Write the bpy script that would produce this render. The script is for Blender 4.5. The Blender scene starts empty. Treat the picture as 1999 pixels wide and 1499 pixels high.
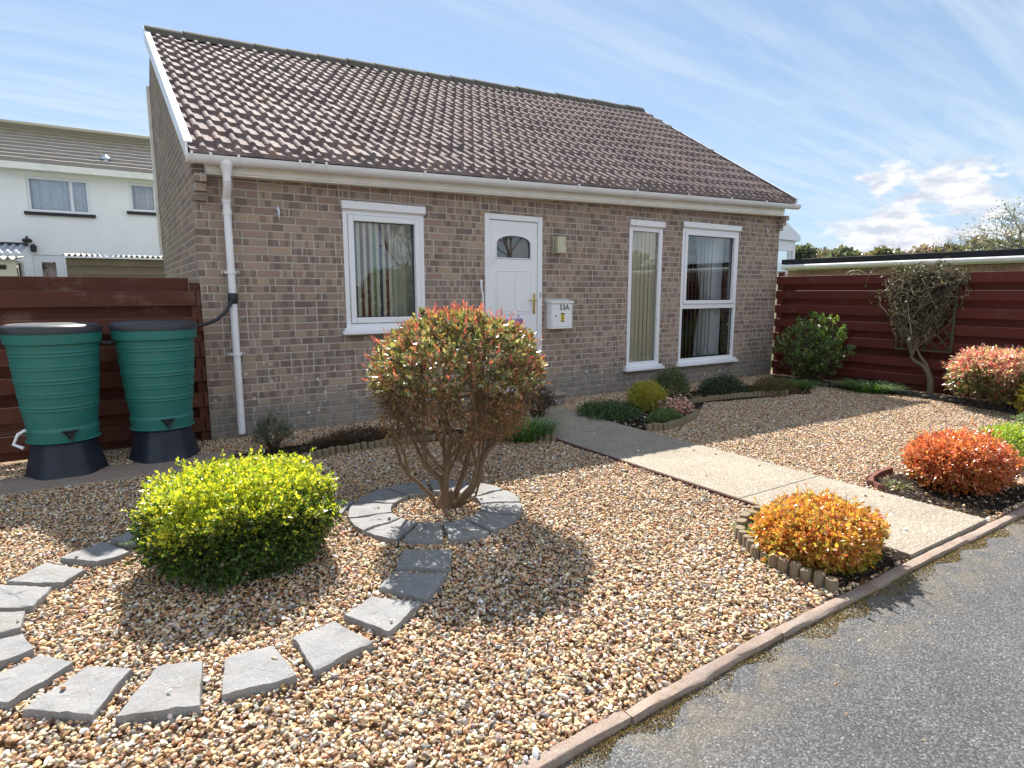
import bpy, math, random
import numpy as np
from mathutils import Vector, Matrix

random.seed(7); RNG = np.random.default_rng(7)
PI = math.pi
scene = bpy.context.scene
COL = scene.collection

# ------------------------------------------------------------------ camera
CAM = np.array([-0.7128, -6.4591, 1.4355]); YAW = -0.5761; PITCH = -0.1493; FPX = 1194.16
def cam_axes():
    f = np.array([math.sin(-YAW)*math.cos(PITCH), math.cos(YAW)*math.cos(PITCH), math.sin(PITCH)])
    r = np.cross(f, [0, 0, 1]); r /= np.linalg.norm(r); u = np.cross(r, f)
    return r, u, f
CR, CU, CF = cam_axes()
cd = bpy.data.cameras.new('camera'); cam = bpy.data.objects.new('camera', cd); COL.objects.link(cam)
cd.sensor_width = 36; cd.lens = FPX/1999*36; cd.clip_start = 0.05; cd.clip_end = 3000
cam.matrix_world = Matrix(((CR[0], CU[0], -CF[0], CAM[0]), (CR[1], CU[1], -CF[1], CAM[1]), (CR[2], CU[2], -CF[2], CAM[2]), (0, 0, 0, 1)))
scene.camera = cam
# measured points of the photograph turned into places in the world
def ray(px, py): return CF + CR*(px-999.5)/FPX - CU*(py-749.5)/FPX
def G(px, py, z=0.0): d = ray(px, py); return CAM + d*((z-CAM[2])/d[2])
def YP(px, py, y=0.0): d = ray(px, py); return CAM + d*((y-CAM[1])/d[1])
def XP(px, py, x=0.0): d = ray(px, py); return CAM + d*((x-CAM[0])/d[0])
def DP(px, py, Q):
    n = np.array([CF[0], CF[1], 0]); d = ray(px, py); return CAM + d*(((np.array(Q)-CAM)@n)/(d@n))

# ------------------------------------------------------------------ light
SUN = Vector((0.31, 0.90, 1.0)).normalized()
SUN_EL = math.asin(SUN.z); SUN_AZ = math.atan2(SUN.x, SUN.y)
sd = bpy.data.lights.new('sun', 'SUN'); sd.energy = 5.0; sd.angle = math.radians(0.53); sd.color = (1.0, 0.95, 0.88)
so = bpy.data.objects.new('sun', sd); COL.objects.link(so); so.rotation_euler = SUN.to_track_quat('Z', 'Y').to_euler()
scene.view_settings.view_transform = 'Standard'; scene.view_settings.look = 'None'
scene.view_settings.exposure = 1.24; scene.view_settings.gamma = 1.0

class NT:
    def __init__(s, tree): s.t = tree; s.n = tree.nodes; s.l = tree.links
    def new(s, ty, **kw):
        n = s.n.new(ty)
        for k, v in kw.items():
            if k.startswith('i_'):
                k = k[2:]; k = int(k) if k.isdigit() else k.replace('_', ' ')
                s.set(n.inputs[k], v)
            else: setattr(n, k, v)
        return n
    def set(s, inp, v):
        if isinstance(v, bpy.types.NodeSocket): s.l.new(v, inp)
        elif isinstance(v, bpy.types.Node): s.l.new(v.outputs[0], inp)
        else: inp.default_value = v
    def math(s, op, a, b=None, c=None, clamp=False):
        n = s.n.new('ShaderNodeMath'); n.operation = op; n.use_clamp = clamp
        s.set(n.inputs[0], a)
        if b is not None: s.set(n.inputs[1], b)
        if c is not None: s.set(n.inputs[2], c)
        return n.outputs[0]
    def mix(s, f, a, b, mode='MIX'):
        n = s.n.new('ShaderNodeMix'); n.data_type = 'RGBA'; n.blend_type = mode
        s.set(n.inputs[0], f); s.set(n.inputs[6], a); s.set(n.inputs[7], b)
        return n.outputs[2]
    def noise(s, vec, scale, detail=3, rough=.5, dist=0.0):
        n = s.new('ShaderNodeTexNoise'); n.inputs['Scale'].default_value = scale; n.inputs['Detail'].default_value = detail
        n.inputs['Roughness'].default_value = rough; n.inputs['Distortion'].default_value = dist
        if vec is not None: s.set(n.inputs['Vector'], vec)
        return n.outputs['Fac']
    def ramp(s, fac, stops, interp='LINEAR'):
        n = s.n.new('ShaderNodeValToRGB'); n.color_ramp.interpolation = interp
        e = n.color_ramp.elements
        while len(e) < len(stops): e.new(0.5)
        for i, (p, c) in enumerate(stops):
            e[i].position = p; e[i].color = (c, c, c, 1) if isinstance(c, (int, float)) else (*c, 1)
        s.set(n.inputs[0], fac); return n.outputs[0]
    def smooth(s, v, a, b):
        n = s.n.new('ShaderNodeMapRange'); n.interpolation_type = 'SMOOTHSTEP'
        s.set(n.inputs[0], v); n.inputs[1].default_value = a; n.inputs[2].default_value = b
        return n.outputs[0]

# world: physical sky with cirrus veils and low cumulus
W = bpy.data.worlds.new('World'); scene.world = W; W.use_nodes = True
w = NT(W.node_tree); w.n.clear()
sky = w.new('ShaderNodeTexSky', sky_type='NISHITA', sun_disc=False, sun_elevation=SUN_EL, sun_rotation=SUN_AZ, altitude=50, air_density=1.0, dust_density=0.25, ozone_density=1.6)
tc = w.new('ShaderNodeTexCoord').outputs['Generated']
sx = w.new('ShaderNodeSeparateXYZ', i_0=tc); X_, Y_, Z_ = sx.outputs
zz = w.math('MAXIMUM', w.math('ADD', Z_, 0.12), 0.03)
cx_ = w.math('DIVIDE', X_, zz); cy_ = w.math('DIVIDE', Y_, zz)
cc = w.new('ShaderNodeCombineXYZ', i_0=cx_, i_1=cy_)
mp = w.new('ShaderNodeMapping', i_0=cc.outputs[0]); mp.inputs['Rotation'].default_value = (0, 0, math.radians(28)); mp.inputs['Scale'].default_value = (0.35, 1.7, 1)
big = w.noise(mp.outputs[0], 0.55, 3, .5, .3)
mp2 = w.new('ShaderNodeMapping', i_0=cc.outputs[0]); mp2.inputs['Rotation'].default_value = (0, 0, math.radians(-42)); mp2.inputs['Scale'].default_value = (0.8, 5.0, 1)
fib = w.noise(mp2.outputs[0], 1.6, 5, .6, .35)
cir = w.math('MULTIPLY', w.smooth(big, .36, .62), w.math('MULTIPLY_ADD', w.smooth(fib, .32, .68), .9, .1), clamp=True)
cir = w.math('MULTIPLY', cir, 0.75)
az = w.math('ARCTAN2', X_, Y_)
el = w.math('ARCSINE', Z_)
cv = w.new('ShaderNodeCombineXYZ', i_0=w.math('MULTIPLY', az, 1.0), i_1=w.math('MULTIPLY', el, 2.3))
cn = w.noise(cv.outputs[0], 13.0, 6, .55, .15)
cn2 = w.noise(cv.outputs[0], 4.6, 2, .5)
band = w.math('MULTIPLY', w.smooth(el, .035, .075), w.math('SUBTRACT', 1.0, w.smooth(el, .10, .16)))
azm = w.smooth(az, .93, 1.12)
thr = w.math('ADD', w.math('MULTIPLY', cn, .55), w.math('MULTIPLY', cn2, .45))
thr = w.math('ADD', thr, w.math('MULTIPLY', w.math('MULTIPLY', band, azm), .075))
cum = w.math('MULTIPLY', w.smooth(thr, .53, .585), w.math('MULTIPLY', w.math('MULTIPLY', w.smooth(el, .03, .06), w.math('SUBTRACT', 1.0, w.smooth(el, .15, .21))), azm))
cshade = w.noise(cv.outputs[0], 22.0, 4, .6)
ccol = w.mix(w.smooth(cshade, .35, .6), (5.8, 6.3, 7.3, 1), (8.8, 8.8, 9.0, 1))
skyc = w.mix(1.0, sky.outputs[0], (1.0, 1.04, 1.12, 1), 'MULTIPLY')
hz = w.math('SUBTRACT', 1.0, w.smooth(el, 0.0, .42))
skyc = w.mix(w.math('MULTIPLY', hz, .55), skyc, (3.9, 5.8, 7.9, 1))
skyc = w.mix(.30, skyc, (5.0, 6.5, 8.2, 1))
c1 = w.mix(cir, skyc, (6.6, 7.6, 8.6, 1))
c2 = w.mix(cum, c1, ccol)
# bright cloud bank added to the unseen sky behind the camera to light the wall
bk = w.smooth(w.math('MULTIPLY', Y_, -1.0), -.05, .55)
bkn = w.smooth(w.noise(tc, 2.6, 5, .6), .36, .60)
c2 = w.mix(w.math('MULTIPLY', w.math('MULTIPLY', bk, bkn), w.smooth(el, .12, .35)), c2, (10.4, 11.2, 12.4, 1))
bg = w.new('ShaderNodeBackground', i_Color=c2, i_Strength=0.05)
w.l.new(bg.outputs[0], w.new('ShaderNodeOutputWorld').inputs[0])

# ------------------------------------------------------------------ materials
def mat(name, build, disp=None):
    m = bpy.data.materials.new(name); m.use_nodes = True
    t = NT(m.node_tree); t.n.clear()
    out = t.new('ShaderNodeOutputMaterial')
    s = build(t); t.l.new(s if isinstance(s, bpy.types.NodeSocket) else s.outputs[0], out.inputs[0])
    return m
def bsdf(t, col, rough=.7, spec=.3, bump=None, bs=.3, bd=.01, metal=0, coat=0):
    b = t.new('ShaderNodeBsdfPrincipled'); t.set(b.inputs['Base Color'], col if not isinstance(col, tuple) else (*col[:3], 1))
    t.set(b.inputs['Roughness'], rough); b.inputs['Specular IOR Level'].default_value = spec; b.inputs['Metallic'].default_value = metal
    b.inputs['Coat Weight'].default_value = coat
    if bump is not None:
        bp = t.new('ShaderNodeBump'); bp.inputs['Strength'].default_value = bs; bp.inputs['Distance'].default_value = bd
        t.set(bp.inputs['Height'], bump); t.l.new(bp.outputs[0], b.inputs['Normal'])
    return b
def pos(t): return t.new('ShaderNodeNewGeometry').outputs['Position']
def objc(t): return t.new('ShaderNodeTexCoord').outputs['Object']

def brick_mat(name, cols, mortar, tint=(1, 1, 1), lichen=1.0):
    def b(t):
        p = pos(t); s = t.new('ShaderNodeSeparateXYZ', i_0=p).outputs
        wob = t.noise(p, 9, 2)
        wob2 = t.noise(p, 55, 3, .6)
        u = t.math('ADD', t.math('ADD', s[0], s[1]), t.math('MULTIPLY', t.math('SUBTRACT', wob, .5), .012))
        v = t.math('ADD', s[2], t.math('MULTIPLY', t.math('SUBTRACT', wob, .5), .008))
        vr = t.math('DIVIDE', v, .075); row = t.math('FLOOR', vr)
        rr = t.new('ShaderNodeTexWhiteNoise', noise_dimensions='1D'); t.set(rr.inputs['W'], row)
        off = t.math('ADD', t.math('MULTIPLY', t.math('MODULO', row, 2.0), .5), t.math('MULTIPLY', t.math('FLOOR', t.math('MULTIPLY', rr.outputs[0], 4)), .25))
        ur = t.math('ADD', t.math('DIVIDE', u, .225), off); col = t.math('FLOOR', ur)
        # some bricks are snapped in two
        cv = t.new('ShaderNodeCombineXYZ', i_0=col, i_1=row)
        wn = t.new('ShaderNodeTexWhiteNoise', noise_dimensions='2D', i_Vector=cv.outputs[0])
        split = t.math('GREATER_THAN', wn.outputs[0], .68)
        ur2 = t.math('MULTIPLY', ur, t.math('ADD', 1.0, split))
        fu = t.math('FRACT', ur2); fv = t.math('FRACT', vr)
        du = t.math('MULTIPLY', t.math('MINIMUM', fu, t.math('SUBTRACT', 1.0, fu)), t.math('DIVIDE', .225, t.math('ADD', 1.0, split)))
        dv = t.math('MULTIPLY', t.math('MINIMUM', fv, t.math('SUBTRACT', 1.0, fv)), .075)
        d = t.math('MINIMUM', du, dv)
        d = t.math('ADD', d, t.math('MULTIPLY', t.math('SUBTRACT', wob2, .5), .006))
        bm = t.smooth(d, .0045, .0085)
        cv2 = t.new('ShaderNodeCombineXYZ', i_0=t.math('FLOOR', ur2), i_1=row, i_2=3.0)
        w1 = t.new('ShaderNodeTexWhiteNoise', noise_dimensions='3D', i_Vector=cv2.outputs[0]).outputs[0]
        # darker bands across parts of a brick, from the firing
        cv3 = t.new('ShaderNodeCombineXYZ', i_0=t.math('FLOOR', t.math('MULTIPLY', ur2, 4.0)), i_1=row, i_2=9.0)
        w2 = t.new('ShaderNodeTexWhiteNoise', noise_dimensions='3D', i_Vector=cv3.outputs[0]).outputs[0]
        base = t.ramp(w1, cols, 'CONSTANT')
        base = t.mix(t.math('MULTIPLY', t.math('GREATER_THAN', w2, .68), .48), base, (.105, .08, .075, 1))
        grain = t.noise(p, 140, 4, .7)
        base = t.mix(1.0, base, t.ramp(grain, [(.25, .68), (.75, 1.3)]), 'MULTIPLY')
        patch = t.noise(p, 1.3, 3, .6)
        base = t.mix(1.0, base, t.ramp(patch, [(.3, .84), (.7, 1.14)]), 'MULTIPLY')
        mo = t.mix(t.noise(p, 6, 3), (*[c*.82 for c in mortar], 1), (*[c*1.12 for c in mortar], 1))
        c = t.mix(bm, mo, base)
        # grey green bloom and white lichen, low on the wall
        low = t.math('SUBTRACT', 1.0, t.smooth(s[2], .15, .55))
        bl = t.math('MULTIPLY', t.smooth(t.math('ADD', t.noise(p, 3.5, 4, .7), t.math('MULTIPLY', low, .34)), .55, .8), .55*lichen)
        c = t.mix(bl, c, (.19, .20, .18, 1))
        vo = t.new('ShaderNodeTexVoronoi', i_Vector=p, i_Scale=17.0)
        vcol = t.new('ShaderNodeSeparateColor', i_0=vo.outputs['Color']).outputs[0]
        sp = t.math('LESS_THAN', t.math('ADD', vo.outputs['Distance'], t.math('MULTIPLY', t.noise(p, 90, 2), .18)), t.math('MULTIPLY', vcol, .40))
        l2 = t.math('MULTIPLY', t.math('SUBTRACT', 1.0, t.smooth(s[2], .5, 1.6)), t.smooth(t.noise(p, 1.7, 3, .6), .36, .56))
        c = t.mix(t.math('MULTIPLY', t.math('MULTIPLY', sp, l2), .8*lichen), c, (.62, .61, .55, 1))
        c = t.mix(1.0, c, (*tint, 1), 'MULTIPLY')
        h = t.math('ADD', bm, t.math('MULTIPLY', grain, .35))
        return bsdf(t, c, .9, .15, h, .8, .008)
    return mat(name, b)
BRC = [(0, (0.294, 0.238, 0.187)), (0.14, (0.330, 0.259, 0.202)), (0.28, (0.264, 0.205, 0.166)), (0.4, (0.354, 0.280, 0.208)), (0.52, (0.294, 0.217, 0.178)), (0.64, (0.240, 0.193, 0.166)), (0.74, (0.330, 0.253, 0.211)), (0.84, (0.312, 0.265, 0.208)), (0.93, (0.264, 0.199, 0.169))]
M = {}
M['brick'] = brick_mat('grey_brown_brick', BRC, (.45, .425, .375), (1.08, 1.03, 1.04))
M['brick_far'] = brick_mat('garage_brick', BRC, (.36, .32, .27), (1.15, .95, .85), 0.0)

def simple(name, col, rough=.5, spec=.4, var=.12, scale=6, bump=0, bscale=80, bd=.003, metal=0):
    def b(t):
        p = objc(t)
        n = t.noise(p, scale, 4, .6)
        c = t.mix(1.0, (*col, 1), t.ramp(n, [(.25, 1-var), (.75, 1+var)]), 'MULTIPLY')
        bb = t.noise(p, bscale, 4, .6) if bump else None
        return bsdf(t, c, rough, spec, bb, bump, bd, metal)
    return mat(name, b)
def upvc(t):
    p = pos(t); n = t.noise(p, 3.0, 4, .6); f = t.noise(p, 40, 3, .6)
    c = t.mix(t.smooth(t.math('ADD', n, t.math('MULTIPLY', f, .25)), .70, .95), (.80, .81, .85, 1), (.68, .67, .65, 1))
    return bsdf(t, c, .28, .5)
M['upvc'] = mat('white_upvc', upvc)
M['cream_upvc'] = simple('cream_fascia', (.82, .80, .75), .4, .4, .10, 4)
M['gutter'] = simple('white_gutter', (.80, .80, .83), .3, .5, .07, 3)
M['brass'] = simple('brass', (.62, .45, .16), .3, .5, .1, metal=.85)
M['steel'] = simple('steel', (.55, .56, .6), .25, .5, .1, metal=.9)
M['black'] = simple('black_plastic', (.02, .02, .023), .45, .4, .15)
M['rubber'] = simple('dark_pipe', (.018, .02, .026), .4, .4, .1)
M['mailwhite'] = simple('mailbox_paint', (.80, .80, .82), .35, .4, .05)
M['yellow'] = simple('yellow_sticker', (.75, .58, .06), .5)
M['ink'] = simple('ink', (.02, .02, .025), .5)
M['interior'] = simple('interior', (.16, .145, .12), .9, .1)
M['cream_light'] = simple('lamp_cream', (.52, .50, .36), .5, .3, .15, 20)
M['render'] = simple('white_render', (.88, .88, .90), .95, .1, .05, 1.2, .3, 60, .004)
M['cream_render'] = simple('cream_render', (.70, .65, .52), .95, .1, .06, 2, .3, 60, .004)
M['felt'] = simple('roof_felt', (.03, .03, .036), .8, .2, .2, 6, .3)
M['dark_sill'] = simple('dark_sill', (.035, .028, .034), .7)
M['corrug'] = simple('corrugated_sheet', (.62, .60, .56), .5, .3, .2, 5)
M['translucent_sheet'] = simple('blue_grey_sheet', (.33, .37, .43), .3, .5, .2, 6)
M['terracotta'] = simple('terracotta', (.17, .075, .055), .85, .2, .2, 14, .4)
M['soil'] = simple('dark_soil', (.030, .021, .015), .95, .1, .5, 20, 1.0, 60, .03)
M['edging_brick'] = simple('red_brown_edging', (.11, .06, .048), .9, .15, .25, 20, .5)

def butt(t):
    p = objc(t); n = t.noise(p, 5, 4, .6); f = t.noise(p, 200, 2)
    c = t.mix(n, (.014, .135, .118, 1), (.026, .195, .165, 1))
    sc = t.new('ShaderNodeMapping', i_0=p); sc.inputs['Scale'].default_value = (8, 8, .8)
    st = t.smooth(t.noise(sc.outputs[0], 3, 4, .7), .62, .8)
    c = t.mix(t.math('MULTIPLY', st, .3), c, (.13, .24, .19, 1))
    du = t.smooth(t.noise(p, 9, 5, .75), .5, .75); c = t.mix(t.math('MULTIPLY', du, .22), c, (.16, .17, .13, 1))
    return bsdf(t, c, t.math('MULTIPLY_ADD', n, .25, .40), .45, f, .1, .001)
M['butt'] = mat('green_butt_plastic', butt)
M['butt_lid'] = simple('charcoal_lid', (.035, .036, .042), .42, .45, .15, 10, .1, 150, .001)
M['stand'] = simple('navy_stand_plastic', (.016, .022, .036), .5, .4, .35, 7, .1, 100, .002)

def wood(name, c1, c2, c3, horiz=True, rough=.75):
    def b(t):
        p = pos(t)
        mp = t.new('ShaderNodeMapping', i_0=p); mp.inputs['Scale'].default_value = (1.2, 1.2, 22) if horiz else (14, 14, 1.5)
        g = t.noise(mp.outputs[0], 3.0, 5, .65, .6)
        s = t.new('ShaderNodeSeparateXYZ', i_0=p).outputs
        rw = t.new('ShaderNodeTexWhiteNoise', noise_dimensions='1D'); t.set(rw.inputs['W'], t.math('FLOOR', t.math('DIVIDE', s[2], .12)))
        c = t.mix(g, (*c1, 1), (*c2, 1))
        wear = t.math('ADD', t.noise(p, 2.6, 5, .7), t.math('MULTIPLY', g, .28))
        c = t.mix(t.smooth(wear, .66, .86), c, (*c3, 1))
        c = t.mix(1.0, c, t.ramp(rw.outputs[0], [(0, .8), (1, 1.2)]), 'MULTIPLY')
        return bsdf(t, c, rough, .25, g, .35, .004)
    return mat(name, b)
M['fence_left'] = wood('weathered_red_fence', (.08, .026, .018), (.145, .052, .034), (.20, .11, .08))
M['fence_right'] = wood('dark_red_fence', (.10, .023, .018), (.155, .036, .026), (.15, .055, .04), rough=.6)
M['shedwood'] = wood('grey_brown_boards', (.13, .10, .075), (.21, .17, .13), (.24, .2, .16))
M['log'] = wood('weathered_log', (.15, .115, .075), (.25, .195, .125), (.20, .18, .14), False)
M['trellis'] = wood('trellis_wood', (.06, .06, .035), (.10, .095, .05), (.12, .11, .07), False)
M['darkpost'] = simple('dark_post', (.05, .035, .03), .8)

def bark(name, c1, c2):
    def b(t):
        p = pos(t); mp = t.new('ShaderNodeMapping', i_0=p); mp.inputs['Scale'].default_value = (1, 1, .35)
        n = t.noise(mp.outputs[0], 60, 5, .7, .4)
        return bsdf(t, t.mix(n, (*c1, 1), (*c2, 1)), .9, .15, n, .6, .006)
    return mat(name, b)
M['bark'] = bark('shrub_bark', (.09, .055, .032), (.27, .19, .12))
M['bark_grey'] = bark('grey_bark', (.08, .065, .045), (.25, .21, .155))
M['twig'] = bark('dry_twig', (.11, .085, .06), (.33, .27, .20))
M['twig_dark'] = bark('dark_twig', (.05, .035, .025), (.14, .10, .07))
M['twig_far'] = bark('far_twig', (.16, .13, .11), (.26, .22, .19))

def leafmat(name, trans=.45, gloss=.08, rough=.4, fm=.26):
    def b(t):
        a = t.new('ShaderNodeAttribute', attribute_name='col').outputs['Color']
        d = t.new('ShaderNodeBsdfDiffuse', i_Color=a); tr = t.new('ShaderNodeBsdfTranslucent', i_Color=t.mix(1.0, a, (1.25, 1.2, .7, 1), 'MULTIPLY'))
        m = t.new('ShaderNodeMixShader', i_0=trans, i_1=d, i_2=tr)
        g = t.new('ShaderNodeBsdfGlossy', i_Color=(1, 1, 1, 1), i_Roughness=rough)
        fr = t.math('MULTIPLY_ADD', t.new('ShaderNodeFresnel', i_IOR=1.4).outputs[0], fm, gloss*.2)
        return t.new('ShaderNodeMixShader', i_0=fr, i_1=m, i_2=g)
    return mat(name, b)
M['leaf'] = leafmat('leaf'); M['leaf_gloss'] = leafmat('glossy_leaf', .35, .15, .32, .32)
M['leaf_dry'] = leafmat('dry_leaf', .35, .03, .6, .08)

def gravel_m(t):
    a = t.new('ShaderNodeAttribute', attribute_name='col').outputs['Color']
    p = pos(t); n = t.noise(p, 130, 3, .6); n2 = t.noise(p, 420, 2, .5)
    c = t.mix(1.0, a, t.ramp(n, [(.25, .72), (.75, 1.22)]), 'MULTIPLY')
    return bsdf(t, c, .68, .35, n2, .25, .002)
M['gravel'] = mat('pebble', gravel_m)
def gbase(t):
    p = pos(t)
    vo = t.new('ShaderNodeTexVoronoi', i_Vector=p, i_Scale=46.0)
    r = t.new('ShaderNodeSeparateColor', i_0=vo.outputs['Color']).outputs[0]
    c = t.ramp(r, [(0, (.12, .07, .04)), (.4, (.22, .14, .08)), (.7, (.3, .22, .15)), (1, (.2, .16, .13))])
    return bsdf(t, c, .9, .1, vo.outputs['Distance'], -1.0, .012)
M['gbase'] = mat('gravel_bed', gbase)

def asphalt(t):
    p = pos(t)
    vo = t.new('ShaderNodeTexVoronoi', i_Vector=p, i_Scale=125.0)
    r = t.new('ShaderNodeSeparateColor', i_0=vo.outputs['Color']).outputs
    c = t.ramp(r[0], [(0, (.13, .13, .135)), (.4, (.175, .175, .178)), (.70, (.225, .224, .22)), (.93, (.27, .265, .25)), (.982, (.38, .37, .345))], 'CONSTANT')
    gap = t.smooth(vo.outputs['Distance'], .35, .75)
    c = t.mix(gap, c, (.08, .08, .083, 1))
    big = t.noise(p, 1.1, 4, .6)
    c = t.mix(1.0, c, t.ramp(big, [(.3, .52), (.7, .78)]), 'MULTIPLY')
    # pale lichen discs and worn patches
    v2 = t.new('ShaderNodeTexVoronoi', i_Vector=p, i_Scale=2.6); r2 = t.new('ShaderNodeSeparateColor', i_0=v2.outputs['Color']).outputs[0]
    sp = t.math('LESS_THAN', t.math('ADD', v2.outputs['Distance'], t.math('MULTIPLY', t.noise(p, 40, 3, .7), .13)), t.math('MULTIPLY', r2, .175))
    c = t.mix(t.math('MULTIPLY', sp, .38), c, (.36, .37, .34, 1))
    f = t.noise(p, 9.0, 4, .7)
    v3 = t.new('ShaderNodeTexVoronoi', i_Vector=t.mix(.06, p, t.new('ShaderNodeTexNoise', i_Vector=p, i_Scale=3.0).outputs['Color']), i_Scale=.75, feature='DISTANCE_TO_EDGE')
    cr = t.math('MULTIPLY', t.math('SUBTRACT', 1.0, t.smooth(v3.outputs['Distance'], .002, .007)), t.smooth(t.noise(p, 1.4, 2), .5, .6))
    c = t.mix(t.math('MULTIPLY', cr, .55), c, (.05, .05, .05, 1))
    sy = t.new('ShaderNodeSeparateXYZ', i_0=p).outputs[1]
    edge = t.math('MULTIPLY', t.smooth(t.math('ADD', sy, t.math('MULTIPLY', f, .25)), -5.38, -4.98), t.smooth(t.noise(p, 5, 4, .7), .40, .62))
    c = t.mix(t.math('MULTIPLY', edge, .32), c, (.23, .18, .10, 1))
    c = t.mix(t.math('MULTIPLY', t.smooth(f, .58, .8), .25), c, (.20, .20, .17, 1))
    ht = t.math('ADD', t.math('MULTIPLY', t.math('SUBTRACT', 1.0, vo.outputs['Distance']), 1.0), t.math('MULTIPLY', r[1], .5))
    return bsdf(t, c, .8, .25, ht, .5, .004)
M['asphalt'] = mat('asphalt', asphalt)
def conc(t):
    p = pos(t)
    vo = t.new('ShaderNodeTexVoronoi', i_Vector=p, i_Scale=150.0); r = t.new('ShaderNodeSeparateColor', i_0=vo.outputs['Color']).outputs[0]
    c = t.ramp(r, [(0, (.23, .195, .15)), (.35, (.30, .26, .205)), (.7, (.35, .31, .25)), (.9, (.47, .43, .36)), (.97, (.17, .135, .11))], 'CONSTANT')
    big = t.noise(p, 2.2, 5, .65)
    c = t.mix(1.0, c, t.ramp(big, [(.3, .86), (.7, 1.12)]), 'MULTIPLY')
    st = t.smooth(t.noise(p, 7, 4, .7), .62, .78)
    c = t.mix(t.math('MULTIPLY', st, .25), c, (.2, .19, .14, 1))
    return bsdf(t, c, .85, .2, r, .6, .003)
M['path'] = mat('exposed_concrete', conc)
def kerbm(t):
    p = pos(t); n = t.noise(p, 30, 5, .7); b = t.noise(p, 5, 4, .6); f = t.noise(p, 220, 2)
    c = t.mix(n, (.20, .145, .115, 1), (.36, .285, .24, 1))
    c = t.mix(t.math('MULTIPLY', t.smooth(b, .5, .68), .55), c, (.30, .28, .25, 1))
    v = t.smooth(t.noise(p, 11, 4, .7), .56, .70)
    c = t.mix(t.math('MULTIPLY', v, .5), c, (.20, .14, .06, 1))
    c = t.mix(1.0, c, t.ramp(f, [(.3, .8), (.7, 1.2)]), 'MULTIPLY')
    return bsdf(t, c, .9, .15, n, .8, .006)
M['kerb'] = mat('pink_grey_kerb', kerbm)
def slabm(t):
    p = pos(t); n = t.noise(p, 7, 5, .65, .6); f = t.noise(p, 260, 3, .7); e = t.noise(p, 22, 5, .7, .4)
    c = t.mix(n, (.20, .20, .206, 1), (.30, .295, .288, 1))
    c = t.mix(1.0, c, t.ramp(f, [(.3, .74), (.7, 1.28)]), 'MULTIPLY')
    st = t.smooth(t.noise(p, 4.5, 5, .7), .48, .68); c = t.mix(t.math('MULTIPLY', st, .4), c, (.20, .175, .14, 1))
    v = t.new('ShaderNodeTexVoronoi', i_Vector=p, i_Scale=38.0); vr = t.new('ShaderNodeSeparateColor', i_0=v.outputs['Color']).outputs[0]
    c = t.mix(t.math('MULTIPLY', t.math('LESS_THAN', v.outputs['Distance'], t.math('MULTIPLY', vr, .2)), .5), c, (.5, .49, .44, 1))
    return bsdf(t, c, .85, .2, t.math('ADD', t.math('ADD', n, t.math('MULTIPLY', e, .7)), t.math('MULTIPLY', f, .25)), .75, .013)
M['slab'] = mat('riven_slab', slabm)
def tilem(t):
    p = pos(t); s = t.new('ShaderNodeSeparateXYZ', i_0=p).outputs
    cv = t.new('ShaderNodeCombineXYZ', i_0=t.math('FLOOR', t.math('DIVIDE', s[0], .148)), i_1=t.math('FLOOR', t.math('DIVIDE', t.math('ADD', s[1], .08), .26)))
    r = t.new('ShaderNodeTexWhiteNoise', noise_dimensions='2D', i_Vector=cv.outputs[0]).outputs[0]
    base = t.ramp(r, [(0, (.16, .118, .112)), (.3, (.18, .136, .128)), (.6, (.20, .152, .142)), (.85, (.215, .155, .14)), (.95, (.225, .16, .135))], 'CONSTANT')
    n = t.noise(p, 26, 5, .7); big = t.noise(p, .9, 4, .6)
    c = t.mix(1.0, base, t.ramp(n, [(.28, .72), (.7, 1.2)]), 'MULTIPLY')
    c = t.mix(1.0, c, t.ramp(big, [(.3, .85), (.7, 1.15)]), 'MULTIPLY')
    mo = t.smooth(t.noise(p, 60, 4, .75), .62, .75)
    c = t.mix(t.math('MULTIPLY', mo, .5), c, (.09, .085, .05, 1))
    st = t.new('ShaderNodeMapping', i_0=p); st.inputs['Scale'].default_value = (1, .12, .12)
    c = t.mix(t.math('MULTIPLY', t.smooth(t.noise(st.outputs[0], 5, 4, .7), .55, .75), .35), c, (.085, .075, .065, 1))
    li = t.smooth(t.noise(p, 34, 3, .8), .66, .74); c = t.mix(t.math('MULTIPLY', li, .45), c, (.38, .36, .28, 1))
    return bsdf(t, c, .85, .2, n, .5, .004)
M['tile'] = mat('concrete_roof_tile', tilem)
def ridgem(t):
    p = pos(t); n = t.noise(p, 18, 5, .75); f = t.noise(p, 70, 4, .7)
    c = t.mix(n, (.08, .073, .062, 1), (.17, .155, .13, 1))
    c = t.mix(t.smooth(f, .6, .75), c, (.15, .16, .09, 1))
    return bsdf(t, c, .95, .1, f, .8, .01)
M['ridge'] = mat('mossy_ridge', ridgem)
def ntile(t):
    p = pos(t); n = t.noise(p, 4, 5, .7); s = t.new('ShaderNodeSeparateXYZ', i_0=p).outputs
    c = t.mix(n, (.24, .215, .20, 1), (.36, .33, .30, 1))
    up = t.smooth(t.math('ADD', s[2], t.math('MULTIPLY', t.noise(p, 3, 4, .7), 1.4)), 6.5, 7.3)
    c = t.mix(t.math('MULTIPLY', up, .6), c, (.17, .15, .06, 1))
    return bsdf(t, c, .9, .15)
M['ntile'] = mat('grey_flat_tile', ntile)
def glassm(t):
    fr = t.new('ShaderNodeFresnel', i_IOR=1.5).outputs[0]
    f = t.math('MULTIPLY_ADD', fr, 2.3, .04, clamp=True)
    return t.new('ShaderNodeMixShader', i_0=f, i_1=t.new('ShaderNodeBsdfTransparent', i_Color=(.93, .96, .95, 1)), i_2=t.new('ShaderNodeBsdfGlossy', i_Roughness=0.0, i_Color=(.95, .97, 1, 1)))
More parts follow.
